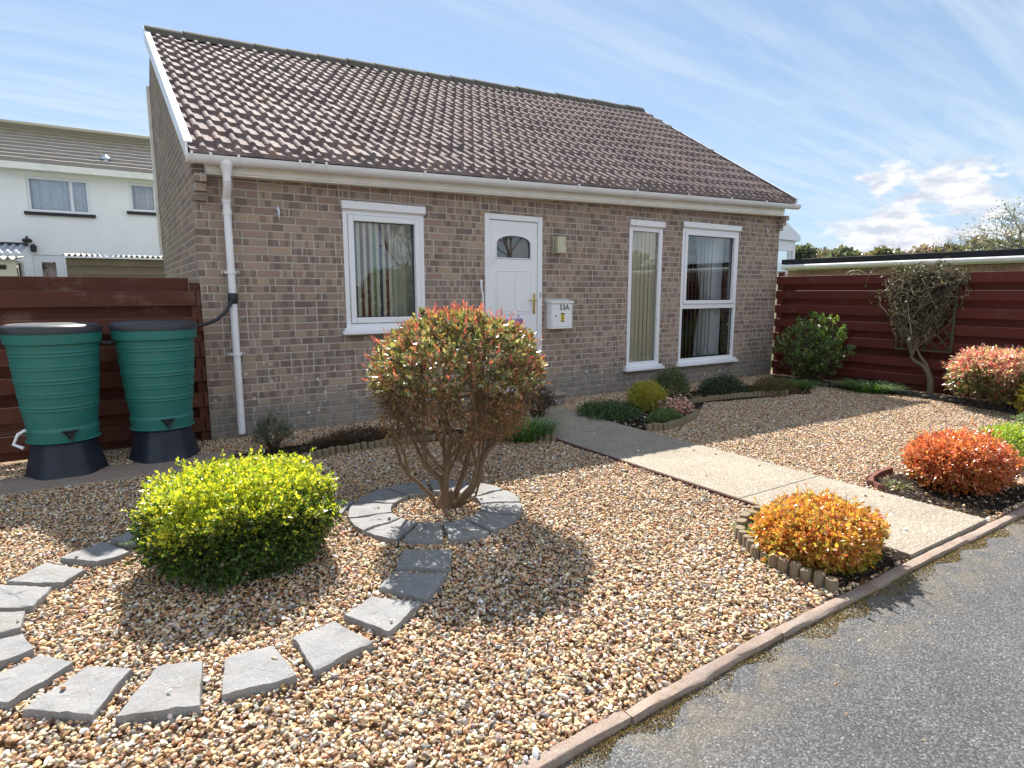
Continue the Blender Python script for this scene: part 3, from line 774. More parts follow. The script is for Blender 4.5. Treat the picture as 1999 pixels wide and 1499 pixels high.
# ------------------------------------------------------------------ the bungalow
WX = 8.90; ZT = lambda x: 2.497+.0222*x; ZG = lambda x: 2.64+.0262*x
house = thing('bungalow', 'small grey-brown brick bungalow with a long tiled roof and white window frames', 'house', (0, 0, 0))
WIN = dict(w1=(1.374, 2.30, 1.035, 2.29), door=(3.091, 3.943, .17, 2.369), w2=(5.44, 6.10, .352, 2.351), w3=(6.52, 7.83, .352, 2.39))
def house_wall():
    mb = MB(); hs = list(WIN.values())
    xs = sorted({0., WX}|{h[0] for h in hs}|{h[1] for h in hs}); T = .26
    for i in range(len(xs)-1):
        a, b = xs[i], xs[i+1]; h = [q for q in hs if q[0] <= a+1e-6 and q[1] >= b-1e-6]
        segs = [(-.1, None)] if not h else [(-.1, h[0][2]), (h[0][3], None)]
        for z0, z1 in segs:
            za = ZT(a)+.1 if z1 is None else z1; zb = ZT(b)+.1 if z1 is None else z1
            mb.add([(a, 0, z0), (b, 0, z0), (b, 0, zb), (a, 0, za)], [(0, 1, 2, 3)])
            mb.add([(a, T, z0), (b, T, z0), (b, T, zb), (a, T, za)], [(3, 2, 1, 0)])
    for x0, x1, z0, z1 in hs:
        mb.add([(x0, 0, z0), (x0, T, z0), (x0, T, z1), (x0, 0, z1)], [(0, 1, 2, 3)]); mb.add([(x1, 0, z0), (x1, T, z0), (x1, T, z1), (x1, 0, z1)], [(3, 2, 1, 0)])
        mb.add([(x0, 0, z1), (x1, 0, z1), (x1, T, z1), (x0, T, z1)], [(3, 2, 1, 0)]); mb.add([(x0, 0, z0), (x1, 0, z0), (x1, T, z0), (x0, T, z0)], [(0, 1, 2, 3)])
    # gables
    for X, s in ((0, 1), (WX, -1)):
        r = RIDGE_Z(X)-.07
        pr = [(.004, -.1), (RB, -.1), (RB, r-(RB-RY)*.55), (RY, r), (.004, ZT(X)+.1)]
        v = [(X+(-.0005 if s > 0 else .0005), y, z) for y, z in pr]+[(X+s*.25, y, z) for y, z in pr]; k = 5
        mb.add(v, [tuple(range(k)), tuple(range(k, 2*k))[::-1]]+[(i, i+k, (i+1) % k+k, (i+1) % k) for i in range(k)])
    mb.box(.25, WX-.25, RB-.25, RB, -.1, RIDGE_Z(0)-(RB-RY)*.55-.1)
    # corbelled kneelers under the gutter ends
    for xa, xb in ((0.0, .10), (WX-.10, WX)):
        zb = ZT(xa)
        for j in range(3): mb.box(xa+.002, xb-.002, -.165+.05*j, -.001, zb-.003-.078*(j+1)+.004, zb-.003-.078*j)
    return mb.build('wall', 'brick', house)
RY, RB = 3.45, 4.25
RIDGE_Z = lambda x: 4.85+.040*x
house_wall()
# interior: floor, partitions
mb = MB(); mb.box(.25, WX-.25, .27, RB-.25, .0, .05); mb.box(2.7, 2.8, .27, RB-.25, .05, 2.5); mb.box(4.9, 5.0, .27, RB-.25, .05, 2.5); mb.box(.25, WX-.25, .27, RB-.25, 2.50, 2.56)
mb.build('interior_walls', 'interior', house)
tag(MB().box(-.001-.012, .001, 3.0, 3.01, 0, .01).build('x', 'brick', house)); bpy.data.objects.remove(bpy.data.objects['x'])

# roof tiles
def roof():
    rows = 14; per = .148; prof = [(0.0, .006), (.02, .0), (.045, .0), (.07, .0), (.076, .002), (.080, .014), (.089, .027), (.101, .034), (.113, .036), (.125, .032), (.136, .020), (.145, .004)]
    x0 = -.03; nR = int((WX+.10+.03)/per)+1
    xs, hs = [], []
    for i in range(nR):
        for a, b in prof:
            xx = x0+(i+.0)*per+a
            if xx < WX+.07: xs.append(xx); hs.append(b)
    xs.append(WX+.08); hs.append(.006); xs = np.array(xs); hs = np.array(hs); n = len(xs)
    yb, yt = -.215, RY-.02
    zb = 2.665+.0262*xs; zt = RIDGE_Z(xs)-.03
    V = []; F = []
    gauge = (yt+.02-(-.09))/13.3
    tj = np.random.default_rng(4)
    for r_ in range(rows):
        ya = yb if r_ == 0 else -.09+gauge*(r_-1)+.0
        ye = min(-.09+gauge*r_+.05, yt)
        if ya >= yt: break
        if r_ == 0: ya = yb
        tid = ((xs-x0)/(per*2)+(.5 if r_ % 2 else 0)).astype(int)
        jit = tj.normal(size=tid.max()+2)[tid]*.0035; jl = tj.normal(size=tid.max()+2)[tid]*.004
        def pt(y, lift):
            t = (y-yb)/(RY-yb); return zb*(1-t)+zt*t+lift
        base = len(V)
        for yy, lift in ((ya, -.012), (ya, .046 if r_ else .022), (ye, .004)):
            yv = yy+(jl if lift > -.01 else jl)
            zz_ = pt(yv, 0)+lift + (hs+jit if lift > -.01 else 0)
            for k in range(n): V.append((xs[k], yv[k]-0, zz_[k]))
        for a in (0, 1):
            for k in range(n-1): F.append((base+a*n+k, base+a*n+k+1, base+(a+1)*n+k+1, base+(a+1)*n+k))
    o = MB().add(V, F).build('roof', 'tile', house, smooth=True)
    # underlay plane and rear slope close the loft
    mb = MB()
    mb.add([(-.03, -.2, 2.62), (WX+.08, -.2, 2.85), (WX+.08, RY, RIDGE_Z(WX)-.06), (-.03, RY, RIDGE_Z(0)-.06)], [(0, 1, 2, 3)])
    mb.add([(-.0, RY, RIDGE_Z(0)-.05), (WX+.0, RY, RIDGE_Z(WX)-.05), (WX, RB+.02, RIDGE_Z(WX)-.05-.44), (-.0, RB+.02, RIDGE_Z(0)-.05-.44)], [(0, 1, 2, 3)])
    mb.build('rear_slope', 'ridge', house)
    MB().box(-.045, -.003, RB-.05, RB+.03, 2.0, 4.36, bev=.004).build('corner_trim', 'cream_upvc', house)
    # ridge tiles
    rt = MB(); x = -.05
    while x < WX+.05:
        L = min(.45, WX+.07-x); zc = 0
        vs = []; K = 9; j = random.uniform(-.006, .006)
        for xx, rr in ((x, 1.0), (x+L-.012, .96), (x+L, .9)):
            for k in range(K):
                a = PI*(k/(K-1)); vs.append((xx, RY+.03+.185*math.cos(a)*rr, RIDGE_Z(xx)-.085+j+.152*rr*math.sin(a)))
        rt.add(vs, [(i*K+k, i*K+k+1, (i+1)*K+k+1, (i+1)*K+k) for i in range(2) for k in range(K-1)]+[tuple(range(K))]); x += L
    rt.build('ridge_tiles', 'ridge', house, smooth=True)
roof()
# verge boards
for X, s in ((-.055, -1), (WX+.085, 1)):
    mb = MB()
    a0, a1 = (-.235, (2.665+.0262*X)+.065), (RY+.03, RIDGE_Z(X)+.035)
    dy, dz = a1[0]-a0[0], a1[1]-a0[1]
    for t0, t1, w0, w1 in ((0, .35, 0, 0), (.35, 1, 0, 0)):
        pass
    th = .022; hgt = .17
    v = []
    for xx in (X-th/2, X+th/2):
        v += [(xx, a0[0], a0[1]-hgt+.03), (xx, a0[0], a0[1]), (xx, a1[0], a1[1]), (xx, a1[0], a1[1]-hgt)]
    mb.add(v, [(0, 3, 2, 1), (4, 5, 6, 7), (0, 1, 5, 4), (1, 2, 6, 5), (2, 3, 7, 6), (3, 0, 4, 7)])
    xi = X+.012*(-s)  # cap strip lying over the tile edge
    v = []
    for z_ in (0.0, .012):
        v += [(X-.012, a0[0], a0[1]+z_), (X+(.05 if s < 0 else -.05)+0, a0[0], a0[1]+z_), (X+(.05 if s < 0 else -.05), a1[0], a1[1]+z_), (X-.012, a1[0], a1[1]+z_)]
    mb.add(v, [(0, 1, 2, 3), (4, 7, 6, 5), (0, 4, 5, 1), (1, 5, 6, 2), (2, 6, 7, 3), (3, 7, 4, 0)])
    mb.build('verge_board', 'gutter', house)
# fascia with soffit, and the half-round gutter with brackets
def slopebox(mb, x0, x1, y0, y1, za, zb_, h):
    v = [(x0, y0, za), (x1, y0, zb_), (x1, y1, zb_), (x0, y1, za), (x0, y0, za+h), (x1, y0, zb_+h), (x1, y1, zb_+h), (x0, y1, za+h)]
    mb.add(v, [(0, 3, 2, 1), (4, 5, 6, 7), (0, 1, 5, 4), (1, 2, 6, 5), (2, 3, 7, 6), (3, 0, 4, 7)])
mb = MB(); slopebox(mb, .105, WX-.105, -.125, -.002, ZT(.1)-.006, ZT(WX-.1)-.006, .12)
slopebox(mb, .105, WX-.105, -.140, -.1255, ZT(.1)+.012, ZT(WX-.1)+.012, .11)
mb.build('fascia', 'cream_upvc', house)
mb = MB(); K = 9; vs = []; xsn = [(-.06, 1), (WX+.15, 1)]
def gpt(x, r, a): return (x, -.215+r*math.cos(a), ZG(x)-.008+r*1.18*math.sin(a))
ring = []
for x in (-.06, WX+.15):
    for r in (.062, .056):
        for k in range(K): vs.append(gpt(x, r, PI+PI*k/(K-1)))
for k in range(K-1):
    mb_f = [(k, k+1, 2*K+k+1, 2*K+k), (K+k+1, K+k, 3*K+k, 3*K+k+1)]
    mb.f += mb_f
mb.v = vs
mb.f += [tuple(range(K)), tuple(range(2*K, 3*K))]
mb.f += [(0, 2*K, 3*K, K), (K-1, 2*K-1, 4*K-1, 3*K-1)]
gut = mb.build('gutter', 'gutter', house, smooth=True)
for x in [-.02, .13, .36, .9, 1.02, 1.15, 2.2, 3.25, 4.3, 5.3, 6.3, 7.25, 8.1, 8.85]:
    mb = MB(); K = 10; v = []
    for w_ in (-.012, .012):
        for k in range(K+1): p = gpt(x, .066, PI+PI*k/K); v.append((x+w_, p[1], p[2]))
    mb.add(v, [(k, k+1, K+1+k+1, K+1+k) for k in range(K)]); mb.box(x-.010, x+.010, -.289, -.272, ZG(x)-.02, ZG(x)+.012)
    mb.build('gutter_bracket', 'gutter', gut, smooth=True)
mb = MB(); mb.box(8.84, 8.86, -.155, -.02, ZT(8.85)-.06, ZT(8.85)+.05)
# downpipe with outlet, shoe and clips
dp = thing('downpipe', 'white plastic downpipe running down the bungalow wall beside the left corner', 'downpipe', (.26, -.08, 0))
zt = ZG(.26)-.06
mb = MB()
mb.lathe([(.058, zt-.012), (.058, zt+.018), (.05, zt+.03)], 16, (.26, -.215))
mb.lathe([(.036, zt-.16), (.036, zt-.10), (.046, zt-.05), (.058, zt-.012)], 16, (.26, -.215))
mb.tube([(.26, -.215, zt-.10), (.26, -.212, zt-.15), (.262, -.19, zt-.20), (.262, -.11, zt-.27), (.262, -.086, zt-.31), (.262, -.085, zt-.40)], .036, 16)
mb.build('outlet', 'gutter', dp, smooth=True)
mb = MB().tube([(.262, -.085, zt-.30), (.262, -.085, 1.42)], .034, 18).tube([(.262, -.085, 1.33), (.262, -.085, .06)], .034, 18)
mb.lathe([(.040, zt-.33), (.040, zt-.29)], 16, (.262, -.085)); mb.lathe([(.040, zt-.44), (.040, zt-.39)], 16, (.262, -.085))
mb.build('pipe', 'gutter', dp, smooth=True)
for z_ in (1.62, .84):
    MB().lathe([(.041, z_-.014), (.041, z_+.014)], 18, (.262, -.085)).box(.19, .335, -.05, -.03, z_-.014, z_+.014, bev=.003).box(.185, .205, -.05, -.001, z_-.010, z_+.010).box(.32, .34, -.05, -.001, z_-.010, z_+.010).build('pipe_clip', 'gutter', dp, smooth=True)
MB().lathe([(.040, 1.325), (.045, 1.335), (.045, 1.415), (.040, 1.425)], 18, (.262, -.085)).build('diverter_collar', 'rubber', dp, smooth=True)
hs = MB(); hp = [(.25, -.12, 1.36), (.215, -.14, 1.30), (.17, -.16, 1.24), (.10, -.19, 1.185), (.02, -.22, 1.15), (-.06, -.25, 1.135), (-.10, -.27, 1.13)]
hs.tube(hp, .0165, 10); tag(hs.build('hose', 'rubber', smooth=True), 'black hose curving from the white downpipe to the right water butt', 'hose')

# windows
def frame_ring(mb, x0, x1, z0, z1, w, y0, y1, bev=.004):
    mb.box(x0, x0+w, y0, y1, z0, z1, bev=bev); mb.box(x1-w, x1, y0, y1, z0, z1, bev=bev)
    mb.box(x0+w, x1-w, y0+.001, y1-.001, z0, z0+w, bev=bev); mb.box(x0+w, x1-w, y0+.001, y1-.001, z1-w, z1, bev=bev)
def pane(p, x0, x1, z0, z1, y=.035):
    MB().add([(x0, y, z0), (x1, y, z0), (x1, y, z1), (x0, y, z1)], [(0, 1, 2, 3)]).build('pane', 'glass', p)
def bead(mb, x0, x1, z0, z1, y=.012):
    for a, b, c, d in ((x0-.012, x0+.012, z0, z1), (x1-.012, x1+.012, z0, z1)): mb.box(a, b, y, y+.03, c, d)
    for c in (z0, z1): mb.box(x0, x1, y+.001, y+.029, c-.012, c+.012)
def slats(p, xs, z0, z1, w, ang, y, mats, name='blind'):
    groups = {}
    for i, x in enumerate(xs):
        groups.setdefault(mats[i % len(mats)], []).append((i, x))
    for mname, lst in groups.items():
        mb = MB()
        for i, x in lst:
            a = ang+random.uniform(-.06, .06); c, s = math.cos(a)*w/2, math.sin(a)*w/2; bow = .006
            pts = [(x-c, y-s), (x+bow*s/w, y-bow*c/w*2), (x+c, y+s)]
            v = [(q[0], q[1], z) for z in (z0, z1) for q in pts]
            mb.add(v, [(0, 1, 4, 3), (1, 2, 5, 4)])
        mb.build(name, mname, p, smooth=False)
def dark_gap(p, x0, x1, z0, z1):
    mb = MB(); g = .008
    for a, b, c, d in ((x0, x0+g, z0, z1), (x1-g, x1, z0, z1), (x0, x1, z0, z0+g), (x0, x1, z1-g, z1)): mb.box(a, b, .0265, .034, c, d)
    mb.build('gasket', 'black', p)
def trims(p, x0, x1, z0, z1):
    MB().box(x0-.015, x1+.012, -.045, .0-.001, z1+.0, z1+.085, bev=.008).box(x0-.015, x1+.012, -.030, -.0011, z1-.006, z1+.022, bev=.004).build('lintel_trim', 'upvc', p, smooth=True)
    MB().box(x0-.055, x1+.055, -.085, -.001, z0-.050, z0-.010, bev=.006).box(x0-.03, x1+.03, -.055, -.0012, z0-.010, z0+.018, bev=.004).build('sill', 'upvc', p, smooth=True)
def window(k, nm_label, sash=True, transom=None):
    x0, x1, z0, z1 = WIN[k]
    mb = MB(); frame_ring(mb, x0+.002, x1-.002, z0+.012, z1-.002, .050, -.006, .07)
    o = mb.build('window', 'upvc', house, smooth=True); tag(o, nm_label); trims(o, x0, x1, z0, z1)
    return o, x0, x1, z0, z1
o, x0, x1, z0, z1 = window('w1', 'squarish window with striped vertical blinds left of the front door')
mb = MB(); frame_ring(mb, x0+.055, x1-.055, z0+.067, z1-.055, .060, -.022, .05, .006); s = mb.build('sash', 'upvc', o, smooth=True)
a, b, c, d = x0+.115, x1-.115, z0+.127, z1-.115
dark_gap(o, a, b, c, d); pane(o, a, b, c, d)
stripes = [M['blind'], M['blind_navy'], M['blind'], M['blind_dark'], M['blind'], M['blind_dark'], M['blind'], M['blind_green'], M['blind'], M['blind_navy'], M['blind'], M['blind_dark'], M['blind']]
slats(o, [a+.006+.036*i for i in range(13)], c-.02, d+.03, .037, -.10, .10, stripes)
mb = MB(); K = 40; v = []
for zc in (c-.03, d+.04):
    for i in range(K): t = i/(K-1); v.append((a+.46+.40*t, .20+.018*math.sin(t*34)+.01*math.sin(t*13), zc))
mb.add(v, [(i, i+1, K+i+1, K+i) for i in range(K-1)]); mb.build('curtain', 'curtain', o, smooth=True)
mb = MB(); mb.box(a, b, .14, .24, d+.0, d+.05); 
# slim window with closed beige blinds
o, x0, x1, z0, z1 = window('w2', 'tall slim window with closed beige vertical blinds')
a, b, c, d = x0+.052, x1-.052, z0+.062, z1-.052
mb = MB(); bead(mb, a, b, c, d, -.002); mb.build('bead', 'upvc', o)
dark_gap(o, a, b, c, d); pane(o, a, b, c, d)
slats(o, [a-.02+.082*i for i in range(9)], c-.02, d+.03, .088, .10, .085, [M['beige_blind']])
# tall window with a top sash
o, x0, x1, z0, z1 = window('w3', 'tall two-part window with half-open blinds and a pale curtain, nearest the right corner')
ZTR = 1.24
mb = MB().box(x0+.052, x1-.052, -.005, .069, ZTR-.06, ZTR+.01, bev=.004); frame_ring(mb, x0+.054, x1-.054, ZTR+.012, z1-.054, .055, -.022, .05, .006); mb.build('sash', 'upvc', o, smooth=True)
a, b, c, d = x0+.109, x1-.109, ZTR+.067, z1-.109
dark_gap(o, a, b, c, d); pane(o, a, b, c, d)
a2, b2, c2, d2 = x0+.052, x1-.052, z0+.062, ZTR-.062
dark_gap(o, a2, b2, c2, d2); pane(o, a2, b2, c2, d2)
slats(o, [x0+.06+.086*i for i in range(10)], z0+.04, z1-.05, .080, .88, .125, [M['slat']])
mb = MB(); K = 60; v = []
for zc, wd in ((z0+.05, .62), (ZTR+.05, .50), (z1-.06, .66)):
    for i in range(K): t = i/(K-1); v.append((x1-.06-wd*(1-t), .26+.022*math.sin(t*44)+.012*math.sin(t*17), zc))
mb.add(v, [(r_*K+i, r_*K+i+1, (r_+1)*K+i+1, (r_+1)*K+i) for r_ in range(2) for i in range(K-1)]); mb.build('curtain', 'net', o, smooth=True)

# front door
x0, x1, z0, z1 = WIN['door']
mb = MB(); w_ = .07
mb.box(x0+.002, x0+w_, -.010, .07, z0, z1-.002, bev=.006).box(x1-w_, x1-.002, -.010, .07, z0, z1-.002, bev=.006).box(x0+w_, x1-w_, -.009, .069, z1-w_, z1-.002, bev=.005).box(x0+w_, x1-w_, -.015, .07, z0, z0+.04, bev=.004)
dfo = mb.build('door_frame', 'upvc', house, smooth=True)
a, b, c, d = x0+w_+.004, x1-w_-.004, z0+.045, z1-w_-.004
AX0, AX1 = a+.095, b-.095; AZ0, AZ1 = 1.845, 2.10; YD = .012
def door_leaf():
    mb = MB(); cxm = (AX0+AX1)/2; hw = (AX1-AX0)/2; K = 16
    arc = [(cxm-hw*math.cos(PI*k/K), AZ1-.09+.115*math.sin(PI*k/K)**.8) for k in range(K+1)]
    # face around the arched light: bottom, left, right and top strips
    T = .045
    def quad(p): mb.add([(x, YD, z) for x, z in p], [(0, 1, 2, 3)])
    quad([(a, c), (b, c), (b, AZ0), (a, AZ0)]); quad([(a, AZ0), (AX0, AZ0), (AX0, AZ1-.09), (a, AZ1-.09)]); quad([(AX1, AZ0), (b, AZ0), (b, AZ1-.09), (AX1, AZ1-.09)])
    for k in range(K):
        (xa, za), (xb, zb) = arc[k], arc[k+1]; ta = a+(b-a)*k/K; tb = a+(b-a)*(k+1)/K
        quad([(xa, za), (xb, zb), (tb, d), (ta, d)])
    quad([(a, AZ1-.09), (AX0, AZ1-.09), (a, d), (a, d)]) if False else mb.add([(a, YD, AZ1-.09), (AX0, YD, AZ1-.09), (a, YD, d)], [(0, 1, 2)]); mb.add([(AX1, YD, AZ1-.09), (b, YD, AZ1-.09), (b, YD, d)], [(0, 1, 2)])
    mb.add([(a, YD+T, c), (b, YD+T, c), (b, YD+T, AZ0), (a, YD+T, AZ0)], [(3, 2, 1, 0)])
    # reveal of the light
    loop = [(AX0, AZ0), (AX1, AZ0)]+[(x, z) for x, z in arc[::-1]]
    n = len(loop)
    for i in range(n):
        p, q = loop[i], loop[(i+1) % n]; mb.add([(p[0], YD, p[1]), (q[0], YD, q[1]), (q[0], YD+.03, q[1]), (p[0], YD+.03, p[1])], [(0, 1, 2, 3)])
        # bead moulding
        mb.tube([(p[0], YD-.003, p[1]), (q[0], YD-.003, q[1])], .008, 5)
    for e0, e1, zz0, zz1 in ((a, a, c, d), (b, b, c, d)): mb.add([(e0, YD, zz0), (e0, YD+T, zz0), (e0, YD+T, zz1), (e0, YD, zz1)], [(0, 1, 2, 3)])
    # raised panels
    def panel(px0, px1, pz0, pz1, r=.006):
        for (q0, q1, q2, q3) in ((px0, px0+.014, pz0, pz1), (px1-.014, px1, pz0, pz1)): mb.box(q0, q1, YD-r, YD-.0002, q2, q3, bev=.005)
        for q in (pz0, pz1-.014): mb.box(px0+.014, px1-.014, YD-r, YD-.0003, q, q+.014, bev=.005)
    panel(AX0-.01, AX1+.01, 1.16, 1.70); mid = (AX0+AX1)/2
    for q0, q1 in ((AX0+.02, mid-.02), (mid+.02, AX1-.02)):
        mb.box(q0, q1, YD-.007, YD-.0004, 1.19, 1.67, bev=.007)
        mb.box(q0, q1, YD-.007, YD-.0004, .34, .83, bev=.007)
    panel(AX0-.01, AX1+.01, .31, .86)
    return mb.build('front_door', 'upvc', house, smooth=True), arc
door, arc = door_leaf()
n = len(arc); v = [(AX0, YD+.02, AZ0), (AX1, YD+.02, AZ0)]+[(x, YD+.02, z) for x, z in arc[::-1]]
MB().add(v, [tuple(range(len(v)))]).build('pane', 'glass', door)
MB().box(AX0-.02, AX1+.02, .12, .125, AZ0-.03, AZ1+.06).build('net', 'interior', door)
MB().box(mid_ := (AX0+AX1)/2-.13, (AX0+AX1)/2+.13, YD-.016, YD-.001, 1.035, 1.105, bev=.005).box((AX0+AX1)/2-.105, (AX0+AX1)/2+.105, YD-.022, YD-.0161, 1.05, 1.09, bev=.003).build('letter_slot', simple('letterplate', (.35, .33, .75), .25, .6, .1, metal=.6), door, smooth=True)
mb = MB().box(b-.062, b-.028, YD-.012, YD-.001, 1.16, 1.42, bev=.005); mb.tube([(b-.045, YD-.012, 1.33), (b-.045, YD-.05, 1.33), (b-.07, YD-.055, 1.33), (b-.16, YD-.055, 1.328)], .009, 10); mb.lathe([(.008, 1.2), (.008, 1.24)], 8, (b-.045, YD-.012))
mb.build('door_handle', 'brass', door, smooth=True)
MB().box(x1-.045, x1-.025, -.018, -.0101, 1.36, 1.43, bev=.004).build('doorbell', 'steel', dfo)
# grab rail at the door's left side
q = [(3.045, -.012, 1.56), (3.035, -.06, 1.57), (3.03, -.075, 1.545), (3.03, -.072, 1.49), (3.055, -.065, 1.40), (3.06, -.06, 1.15), (3.06, -.02, 1.12)]
tag(MB().tube([(x-.03, y, z) for x, y, z in q], .013, 10).build('grab_rail', 'upvc', smooth=True), 'white grab rail on the left of the front door', 'grab rail')
# doorstep
st = thing('doorstep', 'raised concrete doorstep on a brick base below the front door', 'step', (3.5, -.2, 0))
MB().box(2.95, 4.05, -.345, -.002, -.05, .125).build('riser', 'brick', st)
MB().box(2.92, 4.08, -.375, -.002, .1255, .165, bev=.008).build('tread', 'path', st)

# letter box
mbx = thing('letter_box', 'white wall letter box numbered 53A right of the front door', 'letter box', (4.17, -.1, .96))
X0, X1, Z0, Z1 = 4.00, 4.36, .955, 1.325
MB().box(X0+.012, X1-.012, -.115, -.002, Z0+.006, Z1-.02, bev=.004).add([(X0, -.002, Z1+.012), (X1, -.002, Z1+.012), (X1, -.14, Z1-.012), (X0, -.14, Z1-.012), (X0, -.002, Z1-.022), (X1, -.002, Z1-.022), (X1, -.14, Z1-.03), (X0, -.14, Z1-.03)], [(0, 3, 2, 1), (4, 5, 6, 7), (0, 1, 5, 4), (1, 2, 6, 5), (2, 3, 7, 6), (3, 0, 4, 7)]).build('case', 'mailwhite', mbx)
dr = MB().box(X0+.03, X1-.03, -.124, -.1155, Z0+.035, Z1-.045, bev=.003); drr = dr.build('door', 'mailwhite', mbx)
mb = MB(); 
for s_ in ((X0+.014, X0+.026), (X1-.026, X1-.014)): mb.box(s_[0], s_[1], -.128, -.1156, Z0+.01, Z1-.034, bev=.003)
mb.box(X0+.026, X1-.026, -.127, -.1157, Z0+.010, Z0+.028, bev=.003); mb.build('frame', 'mailwhite', mbx)
MB().tube([(X0+.075, -.1245, 1.13), (X0+.075, -.131, 1.13)], .011, 12).build('lock', 'steel', drr, smooth=True)
def text_obj(s, x, z, size, y, m, parent, name):
    cu = bpy.data.curves.new('t', 'FONT'); cu.body = s; cu.size = size; cu.extrude = .0006; cu.align_x = 'CENTER'; cu.offset = size*.018
    t = bpy.data.objects.new('t', cu); COL.objects.link(t); bpy.context.view_layer.update()
    me = bpy.data.meshes.new_from_object(t.evaluated_get(bpy.context.evaluated_depsgraph_get()))
    bpy.data.objects.remove(t)
    me.transform(Matrix.Translation((x, y, z)) @ Matrix.Rotation(PI/2, 4, 'X')); me.materials.clear(); me.materials.append(M[m])
    o = bpy.data.objects.new(name, me); COL.objects.link(o); o.parent = parent; o.matrix_parent_inverse = parent.matrix_basis.inverted(); return o
text_obj('53A', 4.215, 1.208, .094, -.1252, 'ink', mbx, 'house_number')
stk = MB().box(4.155, 4.215, -.1262, -.1245, 1.055, 1.165).build('sticker', 'yellow', mbx)
mb = MB().box(4.155, 4.215, -.1272, -.1264, 1.148, 1.165).box(4.155, 4.215, -.1272, -.1264, 1.055, 1.065)
for i, (l, r) in enumerate(((.008, .05), (.014, .046), (.010, .052), (.012, .044))): mb.box(4.155+l, 4.155+r, -.1272, -.1264, 1.134-.019*i-.007, 1.134-.019*i)
mb.build('sticker_print', 'ink', stk)
# wall lamp
wl = thing('wall_lamp', 'cream box-shaped wall lamp above the letter box', 'wall lamp', (4.16, -.05, 2.0))
MB().box(4.075, 4.10, -.05, -.001, 1.915, 2.14, bev=.003).box(4.10, 4.24, -.018, -.0012, 1.925, 2.13, bev=.002).build('bracket', simple('lamp_metal', (.33, .31, .24), .5, .4), wl)
MB().box(4.115, 4.245, -.105, -.0185, 1.925, 2.135, bev=.008).build('shade', 'cream_light', wl)
# small metal wall ornaments
def star(name, cx, cz, label, s=1.0):
    mb = MB()
    mb.tube([(cx-.01*s, -.012, cz+.07*s), (cx, -.018, cz+.02*s), (cx-.004, -.018, cz-.04*s), (cx+.012*s, -.012, cz-.085*s)], [.004, .012*s, .012*s, .003], 6)
    for dx, dz in ((-.045, .045), (.045, .04), (-.04, -.035), (.05, -.03)):
        mb.tube([(cx, -.016, cz+dz*.4*s), (cx+dx*.7*s, -.012, cz+dz*s*.7), (cx+dx*s, -.01, cz+dz*s+.012)], [.006*s, .004, .003], 5)
    return tag(mb.build(name, 'steel', smooth=True), label, 'wall ornament')
star('lizard_ornament', .74, 2.21, 'small silver lizard ornament on the brickwork left of the striped-blind window', .95)
star('metal_ornament', 8.55, 2.42, 'pale metal ornament high on the brickwork near the right corner', .95)

# ------------------------------------------------------------------ fences
def fence(name, label, axis, fixed, s0, s1, top, m, side, posts, per=.24, bh=.135):
    """hit-and-miss boards; axis 'x' or 'y'"""
    f = thing(name, label, 'fence', (fixed, s0, 0) if axis == 'y' else (s0, fixed, 0))
    def bx(mb, a, b, d0, d1, z0, z1):
        if axis == 'x': mb.box(a, b, fixed+d0, fixed+d1, z0, z1, bev=.003)
        else: mb.box(fixed+d0, fixed+d1, a, b, z0, z1, bev=.003)
    k = 0; zt = top
    edges = sorted([s0, s1]+[p for p in posts if s0 < p < s1])
    while zt > .02:
        for layer, (za, zb) in (('f', (zt-bh, zt)), ('b', (zt-bh-.105-(.012 if (axis == 'y' and k == 0) else .055), zt-bh+.010))):
            if layer == 'b' and side[2]: pass
            za = max(za, .01)
            if zb-za < .03: continue
            for a, b in zip(edges[:-1], edges[1:]):
                mb = MB(); d = side[0] if layer == 'f' else side[1]
                sag = random.uniform(-.004, .004)
                bx(mb, a+.004, b-.004, d, d+.02, za+sag, zb+sag); mb.build('board', m, f)
        zt -= per; k += 1
    for p in posts:
        mb = MB(); bx(mb, p-.04, p+.04, .0, .07, -.1, top+.075); mb.build('post', m, f)
    return f
fl = fence('board_fence', 'weathered red-brown board fence behind the green water butts', 'x', .03, -6.0, .0, 1.56-.115, 'fence_left', (-.035, .075, False), [-.045, -1.85, -3.7, -5.6])
# its topmost board lies on the far side of the posts
for a, b in ((-1.83, -.09), (-3.68, -1.87), (-5.58, -3.72)): MB().box(a, b, .105, .125, 1.43, 1.565, bev=.003).build('board', 'fence_left', fl)
fence('board_fence', 'dark red board fence along the right side, behind the leafless climber', 'y', 8.93, -9.0, -.0, 1.70, 'fence_right', (-.035, .075, False), [-.05, -4.9, -8.9])

